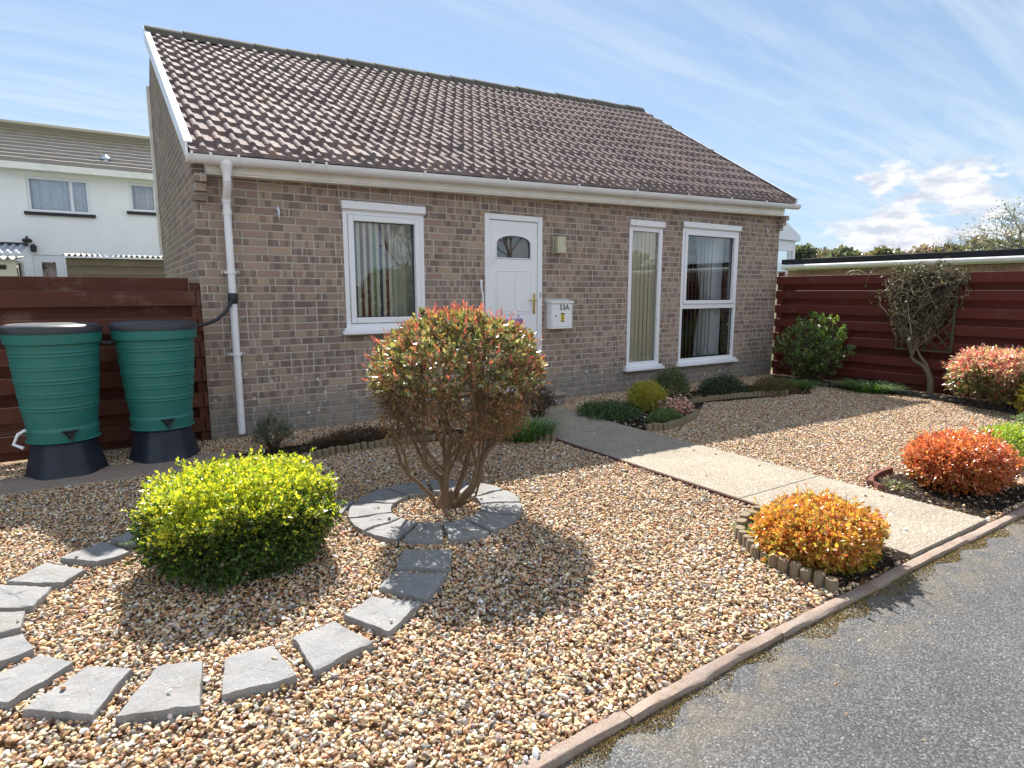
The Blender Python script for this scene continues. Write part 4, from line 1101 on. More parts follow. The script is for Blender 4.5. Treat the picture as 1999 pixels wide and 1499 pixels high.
# ------------------------------------------------------------------ water butts
def water_butt(loc, label, flip):
    b = thing('water_butt', label, 'water butt', loc, 'green water butts on stands')
    x, y, _ = loc; zb, zt = .285, 1.13
    prof = [(.24, zb)]; N = 60
    rad = lambda z: .222+(z-zb)/(zt-zb)*.078+.010*math.sin(PI*(z-zb)/(zt-zb))
    ribs = [.55, .655, .76, .865, .97]
    zs = np.linspace(zb+.008, zt-.09, 90)
    for z_ in zs:
        r = rad(z_)
        for q in ribs:
            for o_ in (-.012, .012): r += .0065*math.exp(-((z_-q-o_)/.0048)**2)
        r += .012*(1/(1+math.exp((z_-.385)/.003))) 
        prof.append((r, z_))
    R_S = 1
    prof += [(rad(zt-.09)+.004, zt-.088), (rad(zt)+.016, zt-.082), (rad(zt)+.020, zt-.03), (rad(zt)+.018, zt), (rad(zt), zt+.002), (.2, zt+.0)]
    prof[0] = (.25, zb)
    MB().lathe(prof, 56, (x, y)).build('barrel', 'butt', b, smooth=True)
    R0 = rad(zt)+.026
    wob = lambda a, z_: 1+(.012 if (math.sin(a*3+flip) > .93) else 0)
    MB().lathe([(R0-.01, zt-.006), (R0, zt-.004), (R0+.002, zt+.030), (R0-.012, zt+.050), (R0-.045, zt+.062), (R0-.06, zt+.058), (R0-.10, zt+.060), (R0-.2, zt+.066), (.02, zt+.068)], 48, (x, y), wob).build('lid', 'butt_lid', b, smooth=True)
    # tap at the front, in its moulded recess
    a = math.atan2(CAM[1]-y, CAM[0]+1.0-x); c, s = math.cos(a), math.sin(a); r = rad(.36)
    Mt = Matrix.Translation((x+c*(r+.006), y+s*(r+.006), .335)) @ Matrix.Rotation(a, 4, 'Z')
    tp = MB(); tp.box(-.01, .022, -.055, .055, .03, .045, Mt, .003)
    v = [Mt @ Vector(p) for p in [(.0, -.045, .03), (.0, .045, .03), (.0, 0, -.04), (.026, -.03, .028), (.026, .03, .028), (.026, 0, -.02)]]
    tp.add(v, [(0, 2, 1), (3, 4, 5), (0, 1, 4, 3), (1, 2, 5, 4), (2, 0, 3, 5)])
    tp.tube([Mt @ Vector((.02, 0, .0)), Mt @ Vector((.05, 0, -.005)), Mt @ Vector((.055, 0, -.035))], .009, 8)
    tp.build('tap', 'black', b, smooth=True)
    return b
def stand(loc, label):
    s = MB(); x, y, _ = loc
    def wob(a, z_):
        t = 1-z_/.285; return 1+.10*t*(abs(math.cos(a*3))**.6)-.03+.05*math.cos(a*3)**8
    o = s.lathe([(.258, -.01), (.256, .0), (.248, .02), (.234, .10), (.220, .19), (.210, .262), (.200, .2835), (.05, .2838)], 64, (x, y), wob).build('butt_stand', 'stand', smooth=True)
    return tag(o, label, 'stand', 'dark stands under the water butts')
B1 = (-1.115, -.49, 0); B2 = (-.42, -.40, 0)
for q, l1, l2, fp in ((B1, 'green ribbed water butt with a glinting dark lid, nearer the left edge', 'dark navy plastic stand under the left water butt', .4), (B2, 'green ribbed water butt beside the house corner, fed by the black hose', 'dark navy plastic stand under the right water butt', 2.0)):
    water_butt(q, l1, fp); stand((q[0], q[1], .0), l2)
tag(MB().tube([(B1[0]+.30, B1[1]+.05, 1.03), (B1[0]+.36, B1[1]+.055, 1.015), (B2[0]-.30, B2[1]-.03, 1.03)], .018, 10).build('link_hose', 'rubber', smooth=True), 'short dark hose joining the two water butts near their lids', 'hose')
tag(MB().tube([(B1[0]-.22, B1[1]-.16, .40), (B1[0]-.27, B1[1]-.15, .37), (B1[0]-.30, B1[1]-.17, .30), (B1[0]-.24, B1[1]-.20, .27)], .012, 8).build('spout_pipe', 'upvc', smooth=True), 'short white pipe sticking out low on the left water butt', 'pipe')

# ------------------------------------------------------------------ plants
def cloudbush(name, label, cat, base, c, R, n, k, leaf, cols, wts, m='leaf', wr=.5, depth=.25, spread=.9, sl=.04, zmin=-.55, stems=26, bump=.09, seed=1, p=2.4, up=.35, bark='twig_dark', lower=None, group=None, bsc=3.0, inner=.35, zref=None):
    t = thing(name, label, cat, base, group)
    P, N, dep = shell(n, c, R, depth, zmin, p, bump, bsc, seed, up)
    if inner:
        P2, N2, d2 = shell(int(n*inner), c, np.array(R)*(1-depth*.8), .5, zmin, p, bump, bsc, seed, up); P = np.concatenate([P, P2]); N = np.concatenate([N, N2])
    ok = P[:, 2] > .02; P, N = P[ok], N[ok]
    N = norm(N+.45*RNG.normal(size=N.shape))
    P = P+N*RNG.exponential(.008+.010*min(R[0], .4)/.4, (len(P), 1))
    LP, LD = sprigs(P, N, k, spread, sl)
    C = pal(len(LP), cols, wts)
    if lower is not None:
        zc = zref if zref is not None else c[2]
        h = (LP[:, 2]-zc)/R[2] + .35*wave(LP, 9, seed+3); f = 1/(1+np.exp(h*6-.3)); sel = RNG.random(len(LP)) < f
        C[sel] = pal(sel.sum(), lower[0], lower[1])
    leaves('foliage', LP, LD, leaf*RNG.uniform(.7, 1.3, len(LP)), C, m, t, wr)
    if stems:
        mb = MB(); idx = RNG.choice(len(P), min(stems, len(P)), replace=False)
        for i in idx:
            b0 = np.array(base, float)+np.array([RNG.normal()*.03*R[0]/.3, RNG.normal()*.03*R[1]/.3, 0]); mb.tube(curve(b0, P[i], 5, .07), [.006, .005, .004, .003, .0015], 4)
        mb.build('stem', bark, t, smooth=True)
    return t

# lime-green box bush in the foreground
LB = G(452, 1090)
Q = DP(455, 1020, LB)
LC = np.array([-.225, -3.05, .262])
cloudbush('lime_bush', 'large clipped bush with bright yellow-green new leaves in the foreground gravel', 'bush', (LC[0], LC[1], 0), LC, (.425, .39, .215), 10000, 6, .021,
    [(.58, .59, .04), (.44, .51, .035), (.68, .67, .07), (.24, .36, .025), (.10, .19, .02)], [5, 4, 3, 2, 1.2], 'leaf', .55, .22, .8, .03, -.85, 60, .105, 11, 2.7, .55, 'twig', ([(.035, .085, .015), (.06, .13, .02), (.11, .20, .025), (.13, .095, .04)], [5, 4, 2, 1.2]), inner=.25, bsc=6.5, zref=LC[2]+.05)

# clipped red-leaved tree in the ring
def ring_tree():
    base = np.array([1.075, -2.90, 0.0]); cc = np.array([1.14, -2.945, .85]); R = np.array([.545, .53, .425])
    t = thing('clipped_tree', 'round clipped shrub tree with red tips and bare twisting stems inside the slab ring', 'tree', base)
    mb = MB()
    def shellpt(az, zf):
        # crown: a dome above, tapering below
        zz_ = zf; rr = math.sqrt(max(0, 1-max(zz_, 0)**2.2)) if zz_ > 0 else 1-.34*abs(zz_)**1.6
        return cc+np.array([math.cos(az)*R[0]*rr, math.sin(az)*R[1]*rr, zz_*R[2]])
    mains = [(200, .26, -.1), (160, .44, -.15), (255, .14, .2), (310, .25, .0), (20, .34, -.2), (80, .22, .2), (340, .46, -.3)]
    tips = []
    for i, (deg, out, zf) in enumerate(mains):
        a = math.radians(deg); b0 = base+np.array([math.cos(a)*.045, math.sin(a)*.045, -.02])
        m1 = base+np.array([math.cos(a)*out*.75, math.sin(a)*out*.75, .40+.08*RNG.random()]); m2 = cc+(shellpt(a, zf)-cc)*.55
        pts = curve(b0, m1, 6, .09)[:-1]+curve(m1, m2, 6, .08)
        n_ = len(pts); r0 = .023 if i % 2 == 0 else .016
        rads = [r0*(1-.62*j/(n_-1)) for j in range(n_)]; rads[0] *= 1.3
        mb.tube(pts, rads, 8)
        for s_ in range(9):
            j = int(RNG.integers(3, n_)); st = pts[j]; az = a+RNG.normal()*.75; zf2 = RNG.uniform(-1.0, .8)
            e = cc+(shellpt(az, zf2)-cc)*RNG.uniform(.78, .92)
            if e[2] < st[2]-.05: e[2] = st[2]+RNG.uniform(-.02, .12)
            q = curve(st, e, 6, .10, .05); mb.tube(q, [rads[j]*.6*(1-.7*u/5)+.0012 for u in range(6)], 5)
            for s2 in range(6):
                j2 = int(RNG.integers(1, 6)); az2 = az+RNG.normal()*.35; e2 = cc+(shellpt(az2, zf2+RNG.normal()*.22)-cc)*RNG.uniform(.9, 1.0)
                if np.linalg.norm(e2-q[j2]) > .42: e2 = q[j2]+(e2-q[j2])*.5
                q2 = curve(q[j2], e2, 5, .12); mb.tube(q2, [.0042, .0035, .003, .002, .0012], 4); tips.append(e2)
                for s3 in range(3):
                    e3 = q2[int(RNG.integers(1, 5))]+norm(np.array([math.cos(az2), math.sin(az2), .25])+RNG.normal(size=3)*.8)*.09; mb.tube([q2[2], (q2[2]+e3)/2+RNG.normal(size=3)*.008, e3], [.0022, .0018, .001], 3)
    # flare where the stems meet, a thin outlying sucker
    mb.tube([base+np.array([0, 0, -.03]), base+np.array([0, 0, .05]), base+np.array([.005, 0, .12])], [.095, .07, .035], 10)
    mb.tube([base+np.array([.06, -.03, 0]), base+np.array([.16, -.10, .06]), base+np.array([.21, -.10, .2]), base+np.array([.20, -.07, .5]), base+np.array([.25, -.03, .75])], [.012, .009, .008, .006, .003], 6)
    mb.build('trunk', 'bark', t, smooth=True)
    # leaves: dense glossy dome, thinner brown-green skirt
    def pts(n, zlo, zhi, depth):
        az = RNG.uniform(0, 2*PI, n); zf = RNG.uniform(zlo, zhi, n) if zhi < .5 else np.sin(RNG.uniform(np.arcsin(zlo), PI/2, n))
        P = np.array([shellpt(a_, min(z_, .999)) for a_, z_ in zip(az, zf)])
        d = P-cc; r = 1-depth*RNG.random(n)**1.4+.085*wave(norm(d), 6, 2)
        return cc+d*r[:, None], norm(d*np.array([1, 1, 1.2]))
    P, N = pts(2350, .0, 1.0, .26); N = norm(N+[0, 0, .35]+.4*RNG.normal(size=N.shape))
    LP, LD = sprigs(P, N, 6, .85, .04); C = pal(len(LP), [(.16, .19, .06), (.26, .27, .09), (.36, .12, .07), (.45, .17, .10), (.42, .27, .12), (.07, .10, .04), (.46, .44, .20)], [4, 5, 1.6, 1.6, 4, 2.5, 2.5])
    leaves('foliage', LP, LD, RNG.uniform(.026, .050, len(LP)), C, 'leaf_gloss', t, .46)
    P, N = pts(1350, -.8, .15, .26); keepm = wave(P, 8, 9) > -.30; P, N = P[keepm], N[keepm]; N = norm(N+.6*RNG.normal(size=N.shape))
    LP, LD = sprigs(P, N, 4, .9, .035); C = pal(len(LP), [(.20, .15, .06), (.25, .13, .07), (.32, .21, .10), (.13, .13, .05), (.30, .10, .07)], [4, 5, 3, 2.5, 1.4])
    leaves('foliage', LP, LD, RNG.uniform(.018, .034, len(LP)), C, 'leaf_dry', t, .42)
    # upright red shoots over the dome
    P, N = pts(210, .0, 1.0, .02); N = norm(N*.8+[0, 0, 1.1]+.25*RNG.normal(size=N.shape))
    LP, LD = sprigs(P+N*(.05*RNG.random((len(P), 1))), N, 6, .38, .055); C = pal(len(LP), [(.55, .13, .11), (.62, .24, .18), (.42, .09, .10)], [4, 2, 2])
    o = leaves('red_shoots', LP, LD, RNG.uniform(.02, .034, len(LP)), C, 'leaf', t, .30)
ring_tree()

# orange and red spirea by the kerb
OC = np.array([2.43, -4.70, .115])
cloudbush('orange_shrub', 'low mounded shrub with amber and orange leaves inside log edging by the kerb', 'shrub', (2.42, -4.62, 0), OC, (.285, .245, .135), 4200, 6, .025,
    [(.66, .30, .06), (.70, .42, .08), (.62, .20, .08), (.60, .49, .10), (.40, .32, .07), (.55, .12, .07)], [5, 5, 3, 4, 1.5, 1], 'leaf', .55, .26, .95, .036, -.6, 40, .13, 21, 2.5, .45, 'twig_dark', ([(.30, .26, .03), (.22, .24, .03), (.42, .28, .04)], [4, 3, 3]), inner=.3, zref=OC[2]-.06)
# thin dry wisps over it
def wisps(t, c, R, n, h, m='twig'):
    mb = MB()
    for i in range(n):
        a = RNG.uniform(0, 2*PI); r = RNG.random()**.5; b0 = np.array([c[0]+math.cos(a)*R[0]*r*.8, c[1]+math.sin(a)*R[1]*r*.8, c[2]+R[2]*.6]); e = b0+np.array([RNG.normal()*.05, RNG.normal()*.05, h*RNG.uniform(.5, 1)])
        mb.tube(curve(b0, e, 4, .12), [.0014, .0012, .001, .0006], 3)
    mb.build('foliage', m, t)  # dry leafless stems in one mesh, not leaves
wisps(bpy.data.objects['orange_shrub'], OC, (.36, .3, .18), 60, .12)
RC2 = np.array([4.44, -4.58, .20])
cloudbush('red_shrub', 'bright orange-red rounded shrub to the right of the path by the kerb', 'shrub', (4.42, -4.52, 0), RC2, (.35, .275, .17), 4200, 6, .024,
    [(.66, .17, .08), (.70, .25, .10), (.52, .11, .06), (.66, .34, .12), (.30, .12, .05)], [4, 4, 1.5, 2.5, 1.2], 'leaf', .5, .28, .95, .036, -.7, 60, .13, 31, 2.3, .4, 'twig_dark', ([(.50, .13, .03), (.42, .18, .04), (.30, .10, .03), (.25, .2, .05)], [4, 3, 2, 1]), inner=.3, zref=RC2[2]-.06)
LRC = np.array([5.50, -4.56, .14])
cloudbush('lime_shrub', 'small lime green shrub cut by the right edge beside the orange-red shrub', 'shrub', (5.50, -4.56, 0), LRC, (.24, .20, .15), 1700, 5, .022, [(.36, .48, .05), (.28, .42, .05), (.45, .5, .09)], [4, 3, 2], 'leaf', .5, .25, .9, .03, -.6, 20, .08, 41, 2.3, .4)
YRC = np.array([7.95, -4.15, .24])
cloudbush('yellow_shrub', 'yellow and green variegated shrub cut by the right edge in front of the fence', 'shrub', (7.95, -4.15, 0), YRC, (.27, .27, .25), 1500, 5, .035, [(.50, .42, .05), (.55, .36, .05), (.22, .3, .07), (.4, .45, .1)], [3, 3, 2, 2], 'leaf', .5, .3, .9, .04, -.6, 20, .1, 43, 2.2, .4)
PRC = np.array([8.28, -3.46, .43])
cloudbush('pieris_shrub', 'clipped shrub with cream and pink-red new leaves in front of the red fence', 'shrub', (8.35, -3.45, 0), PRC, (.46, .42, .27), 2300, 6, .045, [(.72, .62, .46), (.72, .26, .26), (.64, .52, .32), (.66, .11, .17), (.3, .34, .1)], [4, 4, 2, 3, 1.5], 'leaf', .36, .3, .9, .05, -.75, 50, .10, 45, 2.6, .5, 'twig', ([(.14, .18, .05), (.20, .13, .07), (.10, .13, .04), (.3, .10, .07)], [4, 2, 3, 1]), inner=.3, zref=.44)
GS = thing('green_shrub', 'broad upright green shrub at the house corner in front of the red fence', 'shrub', (8.52, -.95, 0))
def upright(t, base, R, h, n, cols, wts, leaf=.045, m='leaf', bark_='twig_dark', k=7):
    mb = MB(); LPs = []; LDs = []
    for i in range(n):
        a = RNG.uniform(0, 2*PI); r = RNG.random()**.55; hh = h*(1-.42*r**2.5)*RNG.uniform(.78, 1.05)
        b0 = np.array(base)+np.array([math.cos(a)*r*.12, math.sin(a)*r*.12, 0]); e = np.array(base)+np.array([math.cos(a)*r*R, math.sin(a)*r*R, hh])
        q = curve(b0, e, 6, .04, 0); mb.tube(q, [.006, .005, .0045, .004, .003, .002], 4)
        for s_ in range(5):
            j = int(RNG.integers(2, 6)); p = q[j]+RNG.normal(size=3)*.035; d = norm(q[5]-q[2]+RNG.normal(size=3)*.35*h*.4)
            LPs.append(p); LDs.append(d)
        LPs.append(q[5]); LDs.append(norm(q[5]-q[4]))
    mb.build('stem', bark_, t, smooth=True)
    P = np.array(LPs); D = np.array(LDs); LP, LD = sprigs(P, D, k, .9, .05)
    leaves('foliage', LP, LD, leaf*RNG.uniform(.7, 1.3, len(LP)), pal(len(LP), cols, wts), m, t, .55)
upright(GS, (8.50, -.98, 0), .55, 1.02, 130, [(.09, .17, .035), (.16, .25, .05), (.26, .34, .08), (.06, .11, .03)], [4, 4, 2, 3])

def grass(name, label, base, R, h, n, cols, wts, w=.008, droop=.6):
    V = []; F = []; C = []
    for i in range(n):
        a = RNG.uniform(0, 2*PI); r = RNG.random()**.6; b0 = np.array([base[0]+math.cos(a)*R[0]*r*.55, base[1]+math.sin(a)*R[1]*r*.55, base[2]])
        a2 = a+RNG.normal()*.5; L = h*RNG.uniform(.6, 1.15); out = np.array([math.cos(a2)*R[0], math.sin(a2)*R[1], 0])*RNG.uniform(.3, .8)
        side = np.array([-math.sin(a2+RNG.normal()*.5), math.cos(a2), 0])*w*RNG.uniform(.6, 1.2)
        o_ = len(V); c = pal(1, cols, wts)[0]
        for k in range(5):
            t = k/4; p = b0+out*t**1.4+np.array([0, 0, L*(t-droop*t*t*.75)]); ww = 1-.92*t**1.5
            V += [p-side*ww*.5, p+side*ww*.5]; C += [c, c]
        F += [(o_+2*k, o_+2*k+1, o_+2*k+3, o_+2*k+2) for k in range(4)]
    o = npmesh(name, np.array(V), np.array(F), 'leaf_dry', None, np.array(C)); return tag(o, label, 'grass clump', kind='thing')
GC = [(.08, .17, .03), (.12, .24, .04), (.18, .30, .06), (.05, .11, .025)]; GW = [4, 4, 2, 3]
grass('grass_clump', 'lush strappy grass clump at the left edge of the path behind the clipped tree', (2.62, -1.60, .0), (.44, .34), .40, 650, GC, GW, .012, .8)
grass('grass_clump', 'arching grass clump at the foot of the fence left of the climber trunk', (8.40, -1.90, .0), (.45, .52), .34, 620, GC, GW, .014, .85)
grass('grass_clump', 'grass clump at the foot of the broad green shrub, near the house corner', (7.85, -1.15, .0), (.38, .38), .30, 450, GC, GW, .011, .9)
grass('grass_tuft', 'small grass tuft at the left end of the orange shrub', (2.33, -4.30, .0), (.09, .09), .13, 60, [(.2, .3, .08), (.3, .38, .14)], [1, 1], .006, .6)
grass('grass_tuft', 'small grass tuft at the path edge left of the red shrub', (4.02, -4.36, .0), (.12, .12), .10, 70, [(.2, .28, .08), (.35, .36, .16)], [1, 1], .005, .6)

def low(name, label, c, R, n, leaf, cols, wts, m='leaf', k=5, cat='shrub', sl=.02, p=2.1, bump=.16, wr=.4, stems=14):
    return cloudbush(name, label, cat, (c[0], c[1], 0), np.array(c), R, n, k, leaf, cols, wts, m, wr, .35, .85, sl, -.15, stems, bump, int(abs(c[0]*100)), p, .6, inner=.3, bsc=4)
low('ground_cover', 'dark green ground cover plant beside the path below the house wall', (4.05, -1.22, .03), (.34, .36, .10), 1500, .022, [(.05, .10, .03), (.08, .15, .04), (.10, .17, .06), (.05, .04, .035)], [4, 4, 2, 1])
YS = np.array([4.56, -1.30, .19])
cloudbush('golden_shrub', 'round golden yellow shrub under the slim window', 'shrub', (4.56, -1.3, 0), YS, (.20, .19, .155), 2200, 5, .016, [(.46, .40, .035), (.38, .36, .03), (.52, .46, .06), (.2, .24, .03)], [4, 4, 2, 2], 'leaf', .5, .25, .9, .018, -.8, 20, .10, 51, 2.2, .4)
low('green_bush', 'loose dark green shrub behind the golden one', (5.45, -.85, .14), (.25, .22, .27), 1500, .02, [(.07, .13, .035), (.11, .17, .05), (.22, .12, .05)], [4, 3, 1.2])
low('pink_flowers', 'clump of pale pink flowers at the corner of the log edging', (4.72, -1.62, .06), (.17, .16, .12), 420, .030, [(.80, .48, .48), (.85, .62, .58), (.7, .35, .4), (.10, .16, .05)], [4, 3, 2, 3], cat='flowers', wr=.75, stems=6)
low('green_mound', 'low mossy green mound plant inside the corner of the log edging', (4.30, -1.85, .03), (.20, .15, .11), 1500, .013, [(.12, .20, .05), (.17, .25, .07), (.08, .14, .04)], [4, 3, 3])
low('dark_shrub', 'dark low evergreen shrub under the two-part window', (6.35, -.98, .06), (.36, .28, .20), 1700, .020, [(.03, .055, .025), (.05, .085, .035), (.08, .12, .05)], [4, 3, 1])
low('heather', 'brown and green heather at the end of the log edging, right of the dark shrub', (7.05, -1.28, .05), (.42, .24, .15), 1900, .015, [(.13, .07, .035), (.18, .10, .05), (.12, .13, .04), (.2, .22, .06)], [4, 3, 3, 1.5], 'leaf_dry')
low('heather', 'dry brown heather in the shaded bed under the striped-blind window', (1.15, -.93, .04), (.46, .16, .08), 1700, .014, [(.09, .05, .03), (.13, .075, .045), (.07, .05, .03)], [4, 3, 2], 'leaf_dry')
low('rosemary', 'small wispy grey-green plant at the foot of the white downpipe', (.42, -.72, .12), (.15, .13, .20), 520, .022, [(.07, .10, .06), (.11, .15, .09), (.05, .07, .04)], [3, 3, 2], sl=.03, wr=.2, stems=30)
low('twiggy_shrub', 'dark leafless twiggy shrub beside the doorstep', (3.28, -.86, .16), (.20, .16, .24), 520, .018, [(.06, .04, .03), (.09, .06, .04), (.05, .06, .03)], [3, 3, 1], 'leaf_dry', stems=60)
low('variegated_plant', 'small speckled green plant at the right edge in front of the fence bed', (7.55, -4.2, .03), (.3, .25, .09), 500, .03, [(.12, .2, .07), (.4, .42, .3)], [4, 1])

# leafless climber on its trellis
CT = thing('climber', 'mostly leafless tangled climber with a pale trunk against the dark red fence', 'climbing plant', (8.70, -2.55, 0))
mb = MB()
tr = [(8.70, -2.60, -.03), (8.70, -2.60, .10), (8.715, -2.585, .22), (8.72, -2.545, .33), (8.735, -2.46, .42), (8.75, -2.36, .46), (8.77, -2.29, .52), (8.78, -2.28, .64), (8.79, -2.22, .8)]
mb.tube(tr, [.058, .044, .040, .036, .027, .024, .022, .02, .015], 10)
mb.tube([(8.72, -2.55, .33), (8.74, -2.50, .44), (8.76, -2.40, .55), (8.8, -2.30, .72), (8.82, -2.35, .95)], [.027, .02, .017, .014, .008], 8)
mb.build('trunk', 'bark_grey', CT, smooth=True)
mb = MB(); lp, ld = [], []
def fpt(zlo=.75, zhi=1.75):
    z_ = RNG.uniform(zlo, zhi); t = (z_-.6)/1.1
    yc = -2.34+.06*(1-t); hw = .22+.27*min(1, max(0, t))
    if z_ > 1.55: yc -= .04; hw = .52
    return np.array([8.80+RNG.normal()*.06, yc+RNG.uniform(-hw, hw), z_])
for i in range(400):
    a, b = (fpt(.7, 1.3), fpt(1.0, 1.78)) if i % 3 else (fpt(1.35, 1.7), fpt(1.5, 1.80)); 
    q = curve(a, b, 7, .16); r = RNG.uniform(.002, .0055); mb.tube(q, [r, r, r*.95, r*.9, r*.8, r*.6, r*.3], 4)
    for j in range(5):
        lp.append(q[int(RNG.integers(1, 7))]); ld.append(RNG.normal(size=3)+[-.5, 0, .2])
for i in range(34):   # long stray tendrils over the top and the left side
    a = fpt(1.2, 1.75); e = a+np.array([-.08+RNG.normal()*.05, (RNG.random()-.35)*.75, RNG.uniform(-.35, .16)]); q = curve(a, e, 7, .2, .06); mb.tube(q, [.0035, .003, .003, .0025, .002, .0015, .001], 4)
    for j in range(3): lp.append(q[int(RNG.integers(2, 7))]); ld.append(RNG.normal(size=3))
for i in range(26):
    b0 = np.array(tr[6+i % 3]); e = fpt(.75, 1.25); q = curve(b0, e, 6, .1); mb.tube(q, [.008, .007, .006, .005, .004, .002], 5)
mb.build('branches', 'twig', CT, smooth=True)
lp = np.array(lp); ld = norm(np.array(ld)); LP, LD = sprigs(lp, ld, 3, .8, .03)
leaves('foliage', LP, LD, RNG.uniform(.025, .055, len(LP)), pal(len(LP), [(.045, .06, .03), (.08, .09, .045), (.15, .11, .07), (.45, .41, .32)], [5, 4, 3, .7]), 'leaf_dry', CT, .5)
mb = MB(); Y0, Y1, Z0t, Z1t = -2.74, -2.04, .62, 1.60
for s_ in (1, -1):
    for k in range(-12, 14):
        # diagonal laths clipped to the panel
        pts = []
        for yy in np.linspace(Y0, Y1, 30):
            z_ = Z0t+(yy-Y0)*s_*1.15+k*.17+(.0 if s_ > 0 else .95)
            if Z0t <= z_ <= Z1t: pts.append((8.845+.012*(s_ > 0), yy, z_))
        if len(pts) > 1: mb.tube([pts[0], pts[-1]], .009, 4)
for yy in (Y0, Y1): mb.box(8.835, 8.865, yy-.012, yy+.012, Z0t, Z1t)
for zz2 in (Z0t, Z1t): mb.box(8.834, 8.866, Y0, Y1, zz2-.012, zz2+.012)
tag(mb.build('trellis', 'trellis'), 'diamond trellis panel fixed to the red fence behind the climber', 'trellis')

# ------------------------------------------------------------------ log edging, cobbles, edging tile
def along(pts, step):
    pts = [np.array(p, float) for p in pts]; out = []; carry = 0
    for a, b in zip(pts[:-1], pts[1:]):
        L = np.linalg.norm(b-a); t = carry
        while t < L: out.append((a+(b-a)*t/L, math.atan2(b[1]-a[1], b[0]-a[0]))); t += step
        carry = t-L
    return out
def logmesh():
    mb = MB(); n = 10; r = .030; h = .10
    mb.lathe([(r, -h/2-.03), (r, h/2-.008), (r*.90, h/2), (.004, h/2+.0015)], n)
    o = mb.build('log', 'log', smooth=True); me = o.data; bpy.data.objects.remove(o); return me
LM = logmesh()
def log_roll(pts, label, m='log', step=.0615, zc=.025):
    A = along(pts, step); t = thing('log_edging', label, 'log edging', (A[0][0][0], A[0][0][1], 0), 'rolls of short log edging')
    for p, a in A:
        o = bpy.data.objects.new('log', LM); COL.objects.link(o); o.parent = t; o.matrix_parent_inverse = t.matrix_basis.inverted()
        o.location = (p[0]+random.uniform(-.003, .003), p[1]+random.uniform(-.003, .003), zc+random.uniform(-.012, .008)); o.rotation_euler = (random.uniform(-.06, .06), random.uniform(-.06, .06), random.uniform(0, 6)); s = random.uniform(.9, 1.08); o.scale = (s, s, 1)
log_roll([(-.12, -1.03), (.45, -1.25), (1.0, -1.155), (1.68, -1.17), (2.28, -1.45), (2.77, -1.86)], 'long log edging in front of the shaded bed under the striped-blind window')
log_roll([(2.70, -4.17), (2.5, -4.19), (2.26, -4.32), (2.12, -4.53), (2.08, -4.72), (2.10, -4.97)], 'curved log edging round the left of the orange shrub')
log_roll([(3.86, -2.03), (4.05, -2.09), (4.45, -1.99), (4.86, -1.80), (5.04, -1.44), (5.35, -1.23), (5.9, -1.25), (6.5, -1.32), (7.1, -1.52)], 'log edging with a corner beside the path under the slim window', zc=.035)
def cobble_row():
    A = along([(8.25, -.95), (8.40, -1.5), (8.55, -2.1), (8.50, -2.6), (8.35, -3.1), (8.16, -3.7), (8.0, -4.2)], .125)
    names = ['first', 'second', 'third', 'fourth', 'fifth', 'sixth', 'seventh', 'eighth', 'ninth', 'tenth', 'eleventh', 'twelfth', 'thirteenth', 'fourteenth', 'fifteenth', 'sixteenth', 'seventeenth', 'eighteenth', 'nineteenth', 'twentieth']
    t = thing('stone_edging', 'row of dark stone blocks edging the bed along the red fence', 'stone edging', (8.5, -2.2, 0))
    cm = simple('dark_cobble', (.085, .08, .068), .9, .2, .3, 20, .6, 60, .01)
    for i, (p, a) in enumerate(A):
        mb = MB(); Mt = Matrix.Translation((p[0], p[1], 0)) @ Matrix.Rotation(a+random.uniform(-.1, .1), 4, 'Z') @ Matrix.Rotation(random.uniform(-.08, .08), 4, 'X')
        mb.box(-.055, .055, -.045, .045, -.04, .065+random.uniform(-.01, .012), Mt, .016); mb.build('block', cm, t, smooth=True)
cobble_row()
mb = MB(); q = [(3.86, -4.36), (3.90, -4.26), (4.02, -4.20), (4.2, -4.165), (4.4, -4.16)]
for a, b in zip(q[:-1], q[1:]):
    mb.prism([(a[0], a[1]), (b[0], b[1]), (b[0]+.03, b[1]+.04), (a[0]-.01, a[1]+.045)], -.03, .055, .006)
tag(mb.build('edging_tile', 'terracotta', smooth=True), 'short curved terracotta edging tile left of the red shrub', 'edging tile')

# loose bark, twigs on the beds
def litter(poly, n, name, cols):
    P = np.array(poly)[:, :2]; lo, hi = P.min(0), P.max(0); Q = RNG.uniform(lo, hi, (n, 2)); Q = Q[inpoly(Q, poly)]
    D = np.column_stack([RNG.normal(size=len(Q)), RNG.normal(size=len(Q)), RNG.normal(size=len(Q))*.3])
    tag(leaves(name, np.column_stack([Q, RNG.uniform(.012, .03, len(Q))]), D, RNG.uniform(.015, .05, len(Q)), pal(len(Q), cols), 'leaf_dry', None, .4), kind='stuff')
LC_ = [(.06, .04, .028), (.10, .065, .04), (.16, .11, .07), (.035, .025, .02), (.2, .16, .12)]
for b_, n_ in ((BED_L, 2500), (BED_O, 900), (BED_R, 4500), (BED_F, 2600), (BED_RED, 1200)): litter(b_, n_, 'bark_litter', LC_)
def on_bed(poly, n):
    P = np.array(poly)[:, :2]; lo, hi = P.min(0), P.max(0); Q = RNG.uniform(lo, hi, (n, 2)); return Q[inpoly(Q, poly)]
Q = np.concatenate([on_bed(BED_L, 260), on_bed(BED_R, 900), on_bed(BED_F, 260), on_bed(BED_RED, 60), on_bed(BED_O, 30), np.column_stack([RNG.uniform(PX0, PX1, 26), RNG.uniform(-4.9, -.6, 26)])])
zq = np.full(len(Q), .020); zq[-26:] = .030
sp_ = [(x0_, y0_) for S_ in SLABS for x0_, y0_ in (S_.mean(0)+(S_[RNG.integers(0, len(S_), 3)]-S_.mean(0))*RNG.uniform(.3, .98, (3, 1)))][::4]
